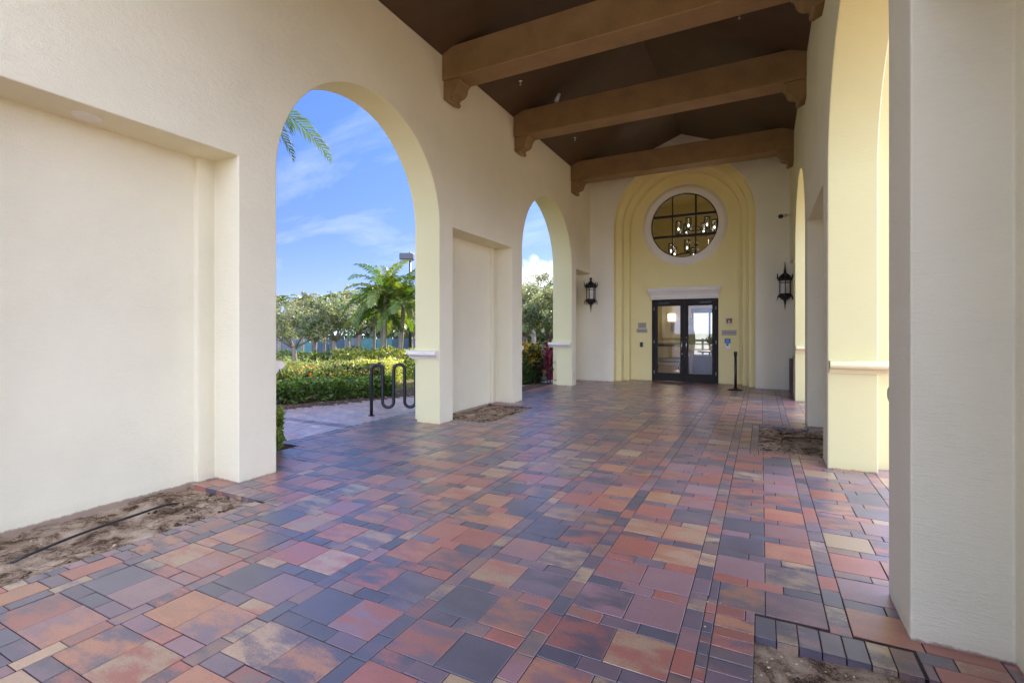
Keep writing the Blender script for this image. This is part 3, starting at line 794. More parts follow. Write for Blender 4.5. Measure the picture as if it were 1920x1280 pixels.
# ------------------------------------------------------------------ foliage generators
def jitter_col(c, v=.25, hue=.12):
    k = 1 + R.uniform(-v, v); 
    return tuple(max(.003, x*k*(1+R.uniform(-hue, hue))) for x in c)
def leaf_quad(mb, p, size, nrm, asp=.5):
    n = Vector(nrm)
    if n.length < 1e-6: n = Vector((0,0,1))
    n.normalize()
    a = n.orthogonal().normalized(); a.rotate(Matrix.Rotation(R.uniform(0, 2*PI), 3, n)); b = n.cross(a)
    p = Vector(p); l = size*.5; w = l*asp
    mb.poly([p - a*l, p + b*w - n*l*.12, p + a*l, p - b*w - n*l*.12])
def rand_dir():
    while True:
        v = Vector((R.uniform(-1,1), R.uniform(-1,1), R.uniform(-1,1)))
        if .05 < v.length < 1: return v.normalized()
OAK = [(.13,.15,.075), (.17,.19,.10), (.22,.235,.145), (.10,.12,.055)]
def make_oak(seed, label):
    R.seed(seed)
    t = thing('oak_tree', label, 'tree')
    m = MB(); clumps = []
    th = R.uniform(1.5, 2.0)
    m.tube([(0,0,-.5),(.03,.02,.4),(.1*R.uniform(-1,1),.1*R.uniform(-1,1),th)], [.26,.19,.16], 10)
    for k in range(R.randint(5,7)):
        w = 2*PI*k/6 + R.uniform(-.4,.4); L = R.uniform(1.5,2.6); up = R.uniform(1.0,2.8)
        p0 = Vector((0,0,th-.1)); p1 = p0 + Vector((math.cos(w)*L*.45, math.sin(w)*L*.45, up*.5)); p2 = p0 + Vector((math.cos(w)*L, math.sin(w)*L, up))
        m.tube([p0,p1,p2], [.11,.075,.03], 7); clumps.append((p2, R.uniform(.7,1.1))); clumps.append((p1+Vector((0,0,.7)), R.uniform(.6,.95)))
        for q in range(2):
            p3 = p1 + Vector((math.cos(w+R.uniform(-1,1))*L*.5, math.sin(w+R.uniform(-1,1))*L*.5, R.uniform(.5,1.5)))
            m.tube([p1,p3], [.05,.02], 5); clumps.append((p3, R.uniform(.55,.9)))
    clumps.append((Vector((0,0,th+2.7)), 1.0)); clumps.append((Vector((.5,.2,th+3.2)), .75)); clumps.append((Vector((-.6,-.3,th+3.0)), .75))
    m.build('trunk', M['bark'], t)
    m = MB()
    for c, r in clumps:
        base = R.choice(OAK)
        for sub in range(9):
            d = rand_dir(); cc = c + d*r*R.uniform(.4,1.0); rs = r*R.uniform(.28,.45); m.col = jitter_col(base, .3, .1); keep = m.col
            for i in range(26):
                q = rand_dir(); m.col = jitter_col(keep, .2, .06)
                leaf_quad(m, cc + q*rs*R.uniform(.3,1)**.5*Vector((1,1,.75)).length/1.6, R.uniform(.12,.22), q + rand_dir()*.8, .6)
    m.build('crown', M['oakleaf'], t, colours=True, recalc=False)
    return t
PALMG = [(.055,.105,.018), (.085,.14,.022), (.045,.085,.016), (.13,.17,.028)]
def frond(mb, base, az, L, elev, droop, col, leaf_len=.45, npair=30, wid=.036):
    d = Vector((math.cos(az), math.sin(az), 0)); pts = []
    p = Vector(base); e = elev; n = 14
    for i in range(n+1):
        pts.append(p.copy()); p = p + (d*math.cos(e) + Vector((0,0,1))*math.sin(e))*(L/n); e -= droop/n*(.5+1.2*i/n)
    mb.col = (.20,.22,.06); mb.tube(pts, [.018*(1-.8*i/n) for i in range(n+1)], 5, caps=False)
    side = Vector((-d.y, d.x, 0))
    for k in range(npair):
        f = .12 + .88*k/(npair-1); x = f*n; i = min(int(x), n-1); q = pts[i].lerp(pts[i+1], x-i)
        tdir = (pts[i+1]-pts[i]).normalized(); upv = side.cross(tdir).normalized()
        if upv.z < 0: upv = -upv
        ll = leaf_len*(math.sin(PI*min(1, .18+f*.80))**.6)*R.uniform(.85,1.1)
        for s in (-1, 1):
            mb.col = jitter_col(col, .25, .1)
            a = (side*s*.78 + tdir*.62 + upv*.30*R.uniform(.4,1.3)).normalized()
            tip = q + a*ll*.95 - Vector((0,0,1))*ll*R.uniform(.22,.48); mdl = q + a*ll*.55 - Vector((0,0,1))*ll*.03
            w = tdir*wid
            mb.poly([q - w*.5, q + w*.5, mdl + w, mdl - w]); mb.poly([mdl - w, mdl + w, tip])
def make_palm(name, label, trunks, nfr=13, L=1.9, seed=1, fronds=None, group=None, leaf_len=.5):
    R.seed(seed)
    t = thing(name, label, 'palm tree', group=group)
    for (dx, dy, hgt, lean) in trunks:
        m = MB(); top = Vector((dx+lean[0], dy+lean[1], hgt)); base = Vector((dx,dy,-.4))
        pts = [base.lerp(top, i/8) + Vector((math.sin(i*.4)*.03, 0, 0)) for i in range(9)]
        m.tube(pts, [.13,.115,.10,.095,.09,.088,.085,.082,.08], 10)
        m.tube([top, top+Vector((0,0,.30)), top+Vector((0,0,.62))], [.088,.075,.035], 10)
        m.build('trunk', M['palmbark'], t)
        m = MB()
        for k in range(nfr):
            w = k*2.399 + R.uniform(-.2,.2); el = rad(75) - (k/nfr)*rad(95)
            frond(m, top+Vector((0,0,.5)), w, L*R.uniform(.85,1.1), el, rad(75)+R.uniform(-.2,.3), R.choice(PALMG), leaf_len)
        if fronds:
            for a in fronds: frond(m, top+Vector((0,0,.5)), *a)
        m.build('crown', M['palmleaf'], t, colours=True, recalc=False)
    return t
def hedge_fill(mb, poly_fn, n, size, cols, z0, z1, nb=(0,0,1), asp=.55, top_cols=None):
    """leaves through a rounded box volume; poly_fn(u,v) -> (x,y)"""
    for i in range(n):
        u, v, w = R.random(), R.random(), R.random()
        if R.random() < .7:      # favour the shell
            k = R.randint(0, 3)
            if k == 0: w = 1 - R.random()**2*.2
            elif k == 1: v = R.random()**2*.18
            elif k == 2: v = 1 - R.random()**2*.18
            else: u = R.choice((R.random()**2*.05, 1-R.random()**2*.05))
        x, y = poly_fn(u, v)
        bumpz = .16*mnoise.noise(Vector((x*1.6, y*1.6, 3.1))) + .07*mnoise.noise(Vector((x*5, y*5, 1)))
        z = z0 + (z1 - z0)*w*(1+bumpz*1.6) 
        x += .16*mnoise.noise(Vector((x*2, z*3, y*2))); y += .16*mnoise.noise(Vector((y*2.2, z*3+7, x*2)))
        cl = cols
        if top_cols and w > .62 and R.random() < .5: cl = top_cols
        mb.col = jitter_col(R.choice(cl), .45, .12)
        leaf_quad(mb, (x, y, z), size*R.uniform(.6,1.3), Vector(nb) + rand_dir()*1.1, asp)
def line_strip(pts, width):
    P = [Vector((*p, 0)) for p in pts]
    seg = [(P[i+1]-P[i]).length for i in range(len(P)-1)]; T = sum(seg)
    def fn(u, v):
        d = u*T; i = 0
        while i < len(seg)-1 and d > seg[i]: d -= seg[i]; i += 1
        q = P[i].lerp(P[i+1], d/seg[i]); t = (P[i+1]-P[i]).normalized(); s = Vector((-t.y, t.x, 0))
        q = q + s*width*v
        return q.x, q.y
    return fn
def stems(mb, fn, n, z1, r=.006):
    for i in range(n):
        x, y = fn(R.random(), .2+.6*R.random())
        mb.tube([(x,y,-.02),(x+R.uniform(-.06,.06), y+R.uniform(-.06,.06), z1*R.uniform(.5,.8))], [r, r*.5], 4, caps=False)
def hedge(name, label, pts, width, z0, z1, n, size, cols, cat='hedge', top_cols=None, asp=.55, flowers=None, seed=3, nst=40):
    R.seed(seed)
    t = thing(name, label, cat, (pts[0][0], pts[0][1], 0)); fn = line_strip(pts, width)
    loc = (-pts[0][0], -pts[0][1], 0)
    m = MB(); stems(m, fn, nst, z1); o = m.build('stems', M['bark'], t, recalc=False); o.location = loc; o['kind'] = 'stuff'
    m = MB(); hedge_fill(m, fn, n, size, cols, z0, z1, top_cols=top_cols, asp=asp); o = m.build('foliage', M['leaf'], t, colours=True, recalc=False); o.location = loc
    if flowers:
        m = MB(); cols_, nf, fs = flowers
        for i in range(nf):
            u, v = R.random(), R.random(); w = 1.0
            if R.random() < .6: v = 0.02 if R.random() < .5 else .98; w = R.uniform(.45,1)
            x, y = fn(u, v); z = z0+(z1-z0)*w*R.uniform(.92,1.05); c = R.choice(cols_)
            for q in range(7):
                m.col = jitter_col(c, .2, .05); d = rand_dir(); leaf_quad(m, Vector((x,y,z))+d*fs*.5, fs*.7, d, .8)
        o = m.build('flowers', M['leaf'], t, colours=True, recalc=False); o.location = loc; o['kind'] = 'stuff'
    return t

# ------------------------------------------------------------------ ground
def terr(x, y):
    d = max(0.0, -x - 12 + 0.0)
    return -.9*min(1.0, d/28)**1.3 if d > 0 else 0.0
m = MB(); xs = [-400,-220,-130,-90,-70,-60,-52,-46,-40,-36,-32,-28,-25,-22,-19,-16,-14,-12,-10,-8,-2,4,10,20,40,80,160,400]
ysl = [-400,-200,-100,-60,-40,-30,-22,-16,-10,-4,0,4,8,12,16,20,26,32,40,50,65,90,140,220,400]
for i in range(len(xs)):
    for j in range(len(ysl)): m.v.append((xs[i], ysl[j], terr(xs[i], ysl[j]) - .085))
for i in range(len(xs)-1):
    for j in range(len(ysl)-1):
        a = i*len(ysl)+j; m.face((a, a+len(ysl), a+len(ysl)+1, a+1), 0, True)
tag(m.build('ground', M['grass_ground'], None, recalc=False), kind='structure')

# pavers ---------------------------------------------------------------
CHAR=(.092,.084,.108); RED=(.35,.118,.085); TAN=(.42,.28,.165); MAU=(.26,.145,.15); ORG=(.41,.18,.10); BRN=(.24,.14,.11); PUR=(.165,.115,.135)
PAL=[CHAR,CHAR,CHAR,RED,RED,TAN,MAU,MAU,PUR,PUR,ORG,BRN]
R.seed(11)
bed_rect=(-7.4,-5.60,2.2,4.60)
dirts = [(-5.32,-4.13,.75,2.945), (-5.32,-4.13,7.18,9.10), (-.03,1.16,7.19,9.02), (-.03,1.16,.4,2.80)]
def sub(r, e):
    x0,x1,y0,y1 = r; a0,a1,b0,b1 = e
    if a0>=x1 or a1<=x0 or b0>=y1 or b1<=y0: return [r]
    out=[]
    if a0>x0: out.append((x0,a0,y0,y1))
    if a1<x1: out.append((a1,x1,y0,y1))
    m0,m1=max(x0,a0),min(x1,a1)
    if b0>y0: out.append((m0,m1,y0,b0))
    if b1<y1: out.append((m0,m1,b1,y1))
    return out
PV = MB()
BRK=[CHAR,CHAR,CHAR,CHAR,CHAR,PUR,PUR,PUR,MAU,MAU,BRN,RED,RED,TAN]
BIG=[CHAR,CHAR,CHAR,RED,RED,RED,TAN,MAU,MAU,ORG,ORG,PUR]
def paver(r, excl=(), g=.0032, pal=BRK, cols=None):
    rs=[r]
    for e in excl: rs=[q for k in rs for q in sub(k,e)]
    for (x0,x1,y0,y1) in rs:
        if x1-x0<.03 or y1-y0<.03: continue
        x0+=g;x1-=g;y0+=g;y1-=g
        a=R.choice(pal); b=R.choice(pal)
        if cols: a,b=cols
        PV.col=jitter_col(a,.16,.05); PV.col2=jitter_col(b if R.random()<.75 else a,.16,.05)
        z=R.uniform(-.0012,.0012); tx=R.uniform(-.0016,.0016); ty=R.uniform(-.0016,.0016); bv=.0016
        k=len(PV.v)
        Z=lambda sx,sy: z+tx*sx+ty*sy
        for (x,y,sx,sy) in ((x0,y0,-1,-1),(x1,y0,1,-1),(x1,y1,1,1),(x0,y1,-1,1)):
            PV.v.append((x,y,-.075)); PV.v.append((x,y,Z(sx,sy)-bv)); PV.v.append((x-sx*bv,y-sy*bv,Z(sx,sy)))
        for i in range(4):
            j=(i+1)%4
            PV.face((k+3*i,k+3*j,k+3*j+1,k+3*i+1)); PV.face((k+3*i+1,k+3*j+1,k+3*j+2,k+3*i+2),0,False)
        PV.face((k+2,k+5,k+8,k+11))
# soldier borders round the dirt beds
borders=[]
def border_run(x0,x1,y0,y1,along):
    borders.append((x0,x1,y0,y1))
    p = x0 if along=='x' else y0; e = x1 if along=='x' else y1
    while p < e-.04:
        q=min(p+.0985,e)
        paver((p,q,y0,y1) if along=='x' else (x0,x1,p,q)); p=q
border_run(-4.13,-4.03,.45,2.945,'y'); border_run(-4.77,-4.03,2.945,3.15,'x')
border_run(-4.13,-4.03,7.08,9.20,'y'); border_run(-4.77,-4.13,9.10,9.30,'x'); border_run(-4.77,-4.13,7.06,7.18,'x')
border_run(-.13,-.03,7.09,9.12,'y'); border_run(-.03,.67,9.02,9.12,'x'); border_run(-.03,.67,7.09,7.19,'x')
border_run(-.225,-.03,.45,2.80,'y'); border_run(-.03,.67,2.80,3.0,'x')
border_run(-.28,-.225,.45,3.065,'y')
excl = dirts+borders+[bed_rect]
PX0, PX1, PY0, PY1 = -5.78, 4.2, -6.0, YB+.2
PXp, PYp = .693, .388
i0=int((PX0+1.7625)/PXp)-1; i1=int((PX1+1.7625)/PXp)+1
j0=int((PY0-2.147)/PYp)-1; j1=int((PY1-2.147)/PYp)+1
bound=[(-99,PX0,-99,99),(PX1,99,-99,99),(-99,99,-99,PY0),(-99,99,PY1,99)]
for i in range(i0,i1):
    bx=-1.7625+i*PXp
    for j in range(j0,j1):
        by=2.147+j*PYp
        if bx>PX1 or bx+PXp<PX0: continue
        ee=[e for e in excl+bound if not (e[0]>=bx+PXp or e[1]<=bx or e[2]>=by+PYp or e[3]<=by)]
        paver((bx,bx+.102,by-.02,by+.174),ee); paver((bx,bx+.102,by+.174,by+.368),ee)
        for k in range(3): paver((bx+.102+k*.197,bx+.102+(k+1)*.197,by,by+.102),ee)
        for k in range(2): paver((bx+.102+k*.2955,bx+.102+(k+1)*.2955,by+.102,by+.388),ee,pal=BIG)
# outside left: soldier course, herringbone walk, running bond strip
PAL_SKYLIT=[(.40,.30,.31),(.44,.33,.32),(.32,.26,.29),(.48,.29,.26),(.50,.39,.33),(.38,.28,.27)]  # outdoor pavers, open-sky brightness put into their colours
y=-6.0
while y<YB: paver((-5.98,-5.78,y,y+.1),[bed_rect],pal=[CHAR,CHAR,MAU]); y+=.1
x=-14.0
while x<-5.98: paver((x,min(x+.1,-5.98),5.80,6.0),pal=[CHAR,CHAR,MAU]); x+=.1
y=6.0; r=0
while y<YB-.1:
    x=-9.6-(.1 if r%2 else 0)
    while x<-5.98:
        lim=-8.45+.36*(y-6.0)
        if x>lim-.25: paver((max(x,-9.6),min(x+.2,-5.98),y,min(y+.1,YB)),pal=PAL_SKYLIT)
        x+=.2
    y+=.1; r+=1
# herringbone 90 degrees (axis aligned)
hb=[(-99,-14.0,-99,99),(-5.98,99,-99,99),(-99,99,-99,-3.0),(-99,99,5.80,99),bed_rect]
u=.1
for a in range(-160,120):
    for b in range(-160,120):
        if (a - b) % 4 == 0:
            x=-10+a*u; y=1+b*u
            if -14.2<x<-5.8 and -3.2<y<5.9: paver((x,x+.2,y,y+.1),hb,pal=PAL_SKYLIT)
        if (a - b) % 4 == 3:
            x=-10+a*u; y=1+b*u-.0
            if -14.2<x<-5.8 and -3.2<y<5.9: paver((x,x+.1,y,y+.2),hb,pal=PAL_SKYLIT)
tag(PV.build('pavement', M['paver'], None, colours=True, recalc=False), kind='structure')
m=MB(); m.poly([(-14,-6,-.012),(4.2,-6,-.012),(4.2,YE+.9,-.012),(-14,YE+.9,-.012)])
# joint sand sheet, cut round the dirt beds
m=MB(); cells=[(-9.6,4.2,-6.0,YB+.2),(-14,-9.6,-3.0,6.0)]
for e in dirts+[(-20,-8.6,6.0,30),bed_rect]: cells=[q for k in cells for q in sub(k,e)]
for (x0,x1,y0,y1) in cells: m.poly([(x0,y0,-.0042),(x1,y0,-.0042),(x1,y1,-.0042),(x0,y1,-.0042)])
tag(m.build('joint_sand', M['sandjoint'], None, recalc=False), kind='structure')
m=MB(); m.poly([(4.203,-30,-.02),(22,-30,-.02),(22,30,-.02),(4.203,30,-.02)]); m.poly([(-14,-30,-.02),(4.2,-30,-.02),(4.2,-6.003,-.02),(-14,-6.003,-.02)])
tag(m.build('bounce_pavement', plain('warm_bounce_pavers', (.44,.35,.23), .8, var=.15), None, recalc=False), kind='structure')  # unseen paving added to bounce warm sunlight into the porch
# dirt beds
m=MB()
for (x0,x1,y0,y1) in dirts:
    nx,ny=int((x1-x0)/.03)+1,int((y1-y0)/.03)+1; k=len(m.v)
    for i in range(nx+1):
        for j in range(ny+1):
            x=x0-.01+(x1-x0+.02)*i/nx; y=y0-.01+(y1-y0+.02)*j/ny
            z=-.036+.034*mnoise.noise(Vector((x*3.2,y*3.2,.3)))+.022*mnoise.noise(Vector((x*11,y*11,2)))+.010*mnoise.noise(Vector((x*31,y*31,5)))
            ed=min(i,nx-i,j,ny-j)
            if ed==0: z=min(z,-.03)
            m.v.append((x,y,min(z,-.002)))
    for i in range(nx):
        for j in range(ny):
            a=k+i*(ny+1)+j; m.face((a,a+ny+1,a+ny+2,a+1),0,True)
tag(m.build('bare_ground', M['dirt'], None, recalc=False), kind='structure')
# root fibres and shell chips on the dirt
m=MB(); R.seed(21)
for (x0,x1,y0,y1),nn in zip(dirts,(750,320,320,650)):
    for i in range(nn):
        x,y=R.uniform(x0+.03,x1-.05),R.uniform(y0+.05,y1-.05)
        if mnoise.noise(Vector((x*2.5,y*2.5,9)))<-.05: continue
        w=R.uniform(0,PI); l=R.uniform(.02,.075); m.col=jitter_col(R.choice([(.10,.055,.03),(.16,.10,.055),(.05,.03,.02),(.28,.18,.10)]),.3,.1)
        z=-.026+.030*mnoise.noise(Vector((x*3.2,y*3.2,.3)))
        dx,dy=math.cos(w)*l,math.sin(w)*l; q=R.uniform(-.012,.012)
        m.tube([(x-dx,y-dy,z-.004),(x+q,y-q,z+R.uniform(.003,.014)),(x+dx,y+dy,z-.004)],.0014,4,caps=False)
tag(m.build('root_debris', M['leaf'], None, colours=True, recalc=False), kind='stuff')
m=MB(); 
for i in range(240):
    (x0,x1,y0,y1)=R.choice((dirts[3],dirts[3],dirts[3],dirts[0],dirts[2]))
    x=x0+(R.random()**1.6)*.6*(1 if x0>-1 else 1); y=R.uniform(y0+.1,y1)
    if x0>-1 and y0<1 and R.random()<.25: x-=R.uniform(0,.5); y+=R.uniform(0,.4); z=.002
    else: z=-.024+.030*mnoise.noise(Vector((x*3.2,y*3.2,.3)))
    s_=R.uniform(.003,.008); m.col=jitter_col((.62,.58,.50),.2,.04)
    for q in range(1):
        b=len(m.v); 
        for d in ((1,0,0),(-1,0,0),(0,1,0),(0,-1,0),(0,0,.6),(0,0,-.5)): m.v.append((x+d[0]*s_*R.uniform(.6,1.3),y+d[1]*s_*R.uniform(.6,1.3),z+d[2]*s_))
        for f in ((0,2,4),(2,1,4),(1,3,4),(3,0,4),(2,0,5),(1,2,5),(3,1,5),(0,3,5)): m.face([b+i_ for i_ in f])
tag(m.build('shell_gravel', M['leaf'], None, colours=True), kind='stuff')
m=MB(); R.seed(23)
for i in range(1500):
    (x0,x1,y0,y1)=R.choice(dirts); x=R.uniform(max(x0,-4.8),min(x1,.75)); y=R.uniform(y0+.05,y1-.03); spill=False
    if R.random()<.14:
        spill=True; x=(x1+R.random()**2*.22) if x0<-1 else (x0-R.random()**2*.22)
    elif mnoise.noise(Vector((x*2.1,y*2.1,4)))<-.1: continue
    z=.002 if spill else -.030+.034*mnoise.noise(Vector((x*3.2,y*3.2,.3)))
    s_=R.uniform(.003,.006) if spill else (R.uniform(.018,.034) if R.random()<.07 else R.uniform(.005,.017)); m.col=jitter_col(R.choice([(.16,.10,.06),(.09,.058,.035),(.34,.25,.17),(.06,.038,.024),(.42,.33,.23)]),.3,.08)
    b=len(m.v)
    for d in ((1,0,0),(-1,0,0),(0,1,0),(0,-1,0),(0,0,.7),(0,0,-.6)): m.v.append((x+d[0]*s_*R.uniform(.6,1.4),y+d[1]*s_*R.uniform(.6,1.4),z+d[2]*s_))
    for f in ((0,2,4),(2,1,4),(1,3,4),(3,0,4),(2,0,5),(1,2,5),(3,1,5),(0,3,5)): m.face([b+i_ for i_ in f])
tag(m.build('soil_crumbs', M['leaf'], None, colours=True), kind='stuff')
# irrigation hoses
def hose(pts, r, label):
    P=[Vector(p) for p in pts]; out=[]
    for i in range(len(P)-1):
        p0,p1,p2,p3=P[max(i-1,0)],P[i],P[i+1],P[min(i+2,len(P)-1)]
        for k in range(8):
            t=k/8; out.append(.5*((2*p1)+(-p0+p2)*t+(2*p0-5*p1+4*p2-p3)*t*t+(-p0+3*p1-3*p2+p3)*t**3))
    out.append(P[-1]); m=MB(); m.tube(out,r,8)
    o=m.build('irrigation_hose', plain('black_poly_pipe', (.018,.018,.02), .5), None); o2=tag(o,label,'hose'); return o
hose([(-4.62,1.42,-.05),(-4.58,1.50,-.012),(-4.66,1.85,.004),(-4.72,2.25,.004),(-4.78,2.50,-.006),(-4.84,2.66,-.05)],.0095,'black irrigation hose lying half buried in the long dirt bed below the wide niche')
hose([(1.05,8.35,-.03),(.72,8.30,.006),(.42,8.20,.008),(.28,8.08,.0),(.27,7.98,-.05)],.009,'black irrigation hose end poking out beside the white pier on the right dirt bed')
hose([(-5.0,8.6,-.03),(-4.6,8.85,.004),(-4.35,8.72,.006),(-4.25,8.45,-.002),(-4.3,8.2,-.05)],.006,'thin dark tube curling over the dirt bed under the middle niche')

# mulch beds
def bed(pts, z, name='mulch_bed'):
    m=MB(); m.poly([(x,y,z) for x,y in pts]); return m
m=MB()
m.poly([(-9.0,6.0,-.02),(-8.42,6.0,-.02),(-6.2,12.2,-.02),(-5.5,12.2,-.02),(-5.5,13.8,-.02),(-9.5,15.5,-.02),(-11.5,10,-.02),(-14,6.0,-.02)])
m.poly([(-7.4,2.2,-.02),(-5.60,2.2,-.02),(-5.60,4.60,-.02),(-7.4,4.60,-.02)])
m.poly([(-5.99,11.3,.0015),(-5.49,11.3,.0015),(-5.49,13.6,.0015),(-5.99,13.6,.0015)])
tag(m.build('mulch_ground', M['mulch'], None, recalc=False), kind='structure')
m=MB(); R.seed(31)
for i in range(1500):
    if R.random()<.8:
        y=R.uniform(6.1,11); x=-8.42+.36*(y-6)-R.random()**1.5*1.2
    else: x,y=R.uniform(-7.3,-5.65),R.uniform(2.4,4.55)
    m.col=jitter_col(R.choice([(.14,.08,.05),(.22,.14,.09),(.08,.05,.03),(.33,.25,.18)]),.3,.1); leaf_quad(m,(x,y,-.012+R.uniform(0,.02)),R.uniform(.04,.10),Vector((0,0,1))+rand_dir()*.5,.35)
tag(m.build('mulch_debris', M['leaf'], None, colours=True, recalc=False), kind='stuff')

# bike rack
t=thing('bike_rack','black wavy tube bicycle rack standing on the pavers outside the tall arch','bike rack',(-6.39,6.83,0.0))
pts=[]; n=7; pitch=.20; top=.94; low=.15; rr=pitch/2; 
pts=[(0,0,.0),(0,0,top-rr)]
yy=0
for k in range(n):
    c=yy+rr; 
    if k%2==0: 
        for i in range(1,12): w=PI-PI*i/12; pts.append((0,c+rr*math.cos(w),top-rr+rr*math.sin(w)))
        pts.append((0,yy+pitch,top-rr)); pts.append((0,yy+pitch,low+rr))
    else:
        for i in range(1,12): w=PI+PI*i/12; pts.append((0,c+rr*math.cos(w),low+rr+rr*math.sin(w)))
        pts.append((0,yy+pitch,low+rr)); pts.append((0,yy+pitch,top-rr))
    yy+=pitch
pts=pts[:-1]+[(0,yy,.0)]
pts=[(-.18*p[1]*0, p[1], p[2]) for p in pts]
m=MB(); m.tube(pts,.030,12); o=m.build('wave_tube',M['black'],t)
m=MB()
for y_ in (0,yy):
    m=MB(); m.lathe([(.06,.002),(.06,.010),(.034,.012)],(0,y_,0),16); m.build('foot_plate',M['black'],t)
t.rotation_euler=(0,0,rad(-56))

# ------------------------------------------------------------------ planting
G1=[(.07,.13,.02),(.10,.17,.03),(.05,.09,.02),(.13,.19,.04)]; G2=[(.045,.085,.02),(.06,.10,.025),(.08,.12,.03)]; Y1c=[(.36,.38,.07),(.44,.43,.12),(.26,.31,.06)]
LAWN=(.14,.20,.03)
def ray_at(px, d):
    f, yaw = 915.7, .4719; r=(px-960)/f*d
    return r*math.cos(yaw)-d*math.sin(yaw), r*math.sin(yaw)+d*math.cos(yaw)
CROT=[ray_at(985,14.0), ray_at(1019,14.9)]
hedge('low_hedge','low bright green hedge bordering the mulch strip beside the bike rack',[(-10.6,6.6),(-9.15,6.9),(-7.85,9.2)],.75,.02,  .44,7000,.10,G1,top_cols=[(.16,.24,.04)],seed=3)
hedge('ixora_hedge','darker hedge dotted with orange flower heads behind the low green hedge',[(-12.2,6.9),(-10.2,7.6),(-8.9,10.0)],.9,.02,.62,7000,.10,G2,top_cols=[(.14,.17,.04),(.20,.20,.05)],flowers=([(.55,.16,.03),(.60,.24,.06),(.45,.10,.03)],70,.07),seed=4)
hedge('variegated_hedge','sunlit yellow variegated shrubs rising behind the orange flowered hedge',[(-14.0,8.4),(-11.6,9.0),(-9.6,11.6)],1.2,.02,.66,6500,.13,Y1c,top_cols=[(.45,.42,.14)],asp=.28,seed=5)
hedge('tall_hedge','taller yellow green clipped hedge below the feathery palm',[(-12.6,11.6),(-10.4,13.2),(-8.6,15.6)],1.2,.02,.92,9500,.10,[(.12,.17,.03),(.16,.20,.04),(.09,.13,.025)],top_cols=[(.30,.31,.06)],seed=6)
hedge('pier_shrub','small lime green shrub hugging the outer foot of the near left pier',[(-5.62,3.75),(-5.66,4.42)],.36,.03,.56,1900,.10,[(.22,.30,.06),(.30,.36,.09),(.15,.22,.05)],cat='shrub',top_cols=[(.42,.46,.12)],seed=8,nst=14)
hedge('silver_shrub','low grey green shrub behind the croton bush outside the far arch',[ray_at(975,21),ray_at(1040,20)],1.3,-.1,.80,2600,.15,[(.13,.15,.08),(.18,.20,.12),(.10,.12,.06)],cat='shrub',top_cols=[(.26,.28,.16)],seed=19,nst=16)
hedge('croton_bush','dense dark green bush with yellow and orange leaves outside the far arch',CROT,.95,.03,1.16,5200,.11,[(.03,.07,.015),(.05,.09,.02),(.07,.11,.02)],cat='shrub',top_cols=[(.50,.38,.03),(.45,.22,.05),(.10,.14,.03)],flowers=([(.62,.45,.03),(.60,.22,.06),(.55,.36,.05)],34,.09),seed=9,nst=18)
# red cordyline
R.seed(12)
t=thing('ti_plant','magenta leaved ti plant between the croton bush and the far arch jamb','plant',(*ray_at(1031,14.7),0)); m=MB(); st=MB()
for k in range(5):
    bx,by=R.uniform(-.18,.18),R.uniform(-.18,.18); hh=R.uniform(.7,1.15); st.tube([(bx,by,-.02),(bx*1.3,by*1.3,hh)],[.014,.010],6)
    for q in range(40):
        w=R.uniform(0,2*PI); z=hh*R.uniform(.10,1.02); el=R.uniform(.1,1.2); L=R.uniform(.28,.46)
        d=Vector((math.cos(w)*math.cos(el),math.sin(w)*math.cos(el),math.sin(el))); p=Vector((bx*1.2,by*1.2,z)); s=Vector((-math.sin(w),math.cos(w),0))*.035
        m.col=jitter_col(R.choice([(.22,.015,.05),(.30,.02,.09),(.12,.012,.03),(.36,.06,.08)]),.3,.1)
        q1=p+d*L*.5; q2=p+d*L-Vector((0,0,L*.25)); m.poly([p-s*.3,p+s*.3,q1+s,q1-s]); m.poly([q1-s,q1+s,q2])
t.scale=(1.15,1.15,1.1); st.build('stems',M['bark'],t,recalc=False); m.build('leaves',M['leaf'],t,colours=True,recalc=False)
# lobby plant leaves
m=MB()
for q in range(160):
    d=rand_dir(); m.col=jitter_col((.015,.024,.012),.3,.1); leaf_quad(m,Vector((0,0,.42))+d*R.uniform(.05,.28),.14,d,.4)
m.build('leaves',M['leaf'],pl,colours=True,recalc=False)

def ray_at(px, d):
    f, yaw = 915.7, .4719; r=(px-960)/f*d
    return r*math.cos(yaw)-d*math.sin(yaw), r*math.sin(yaw)+d*math.cos(yaw)
# palm by the court, palm close to the wall
pm=make_palm('palm_tree','feathery multi trunk palm with arching yellow green fronds outside the tall arch',[(0,0,2.75,(.15,.05)),(.55,.25,2.35,(.25,.1)),(-.35,.5,2.1,(-.2,.1))],16,2.0,41,leaf_len=.50)
x,y=ray_at(716,17.5); pm.location=(x,y,terr(x,y)); pm.scale=(.88,.88,.88)
X2,Y2=-8.62,4.86
ax_=math.atan2(1.0,.42)
pm2=make_palm('palm_tree','tall palm beside the walk, only a drooping frond tip shows in the tall arch',[(0,0,5.3,(.0,.0))],11,2.3,42,fronds=[(rad(70),2.7,rad(8),rad(66),(.05,.085,.025),.55,36,.03),(rad(64),2.1,rad(0),rad(80),(.045,.075,.022),.5,30,.026)])
pm2.location=(X2,Y2,0)
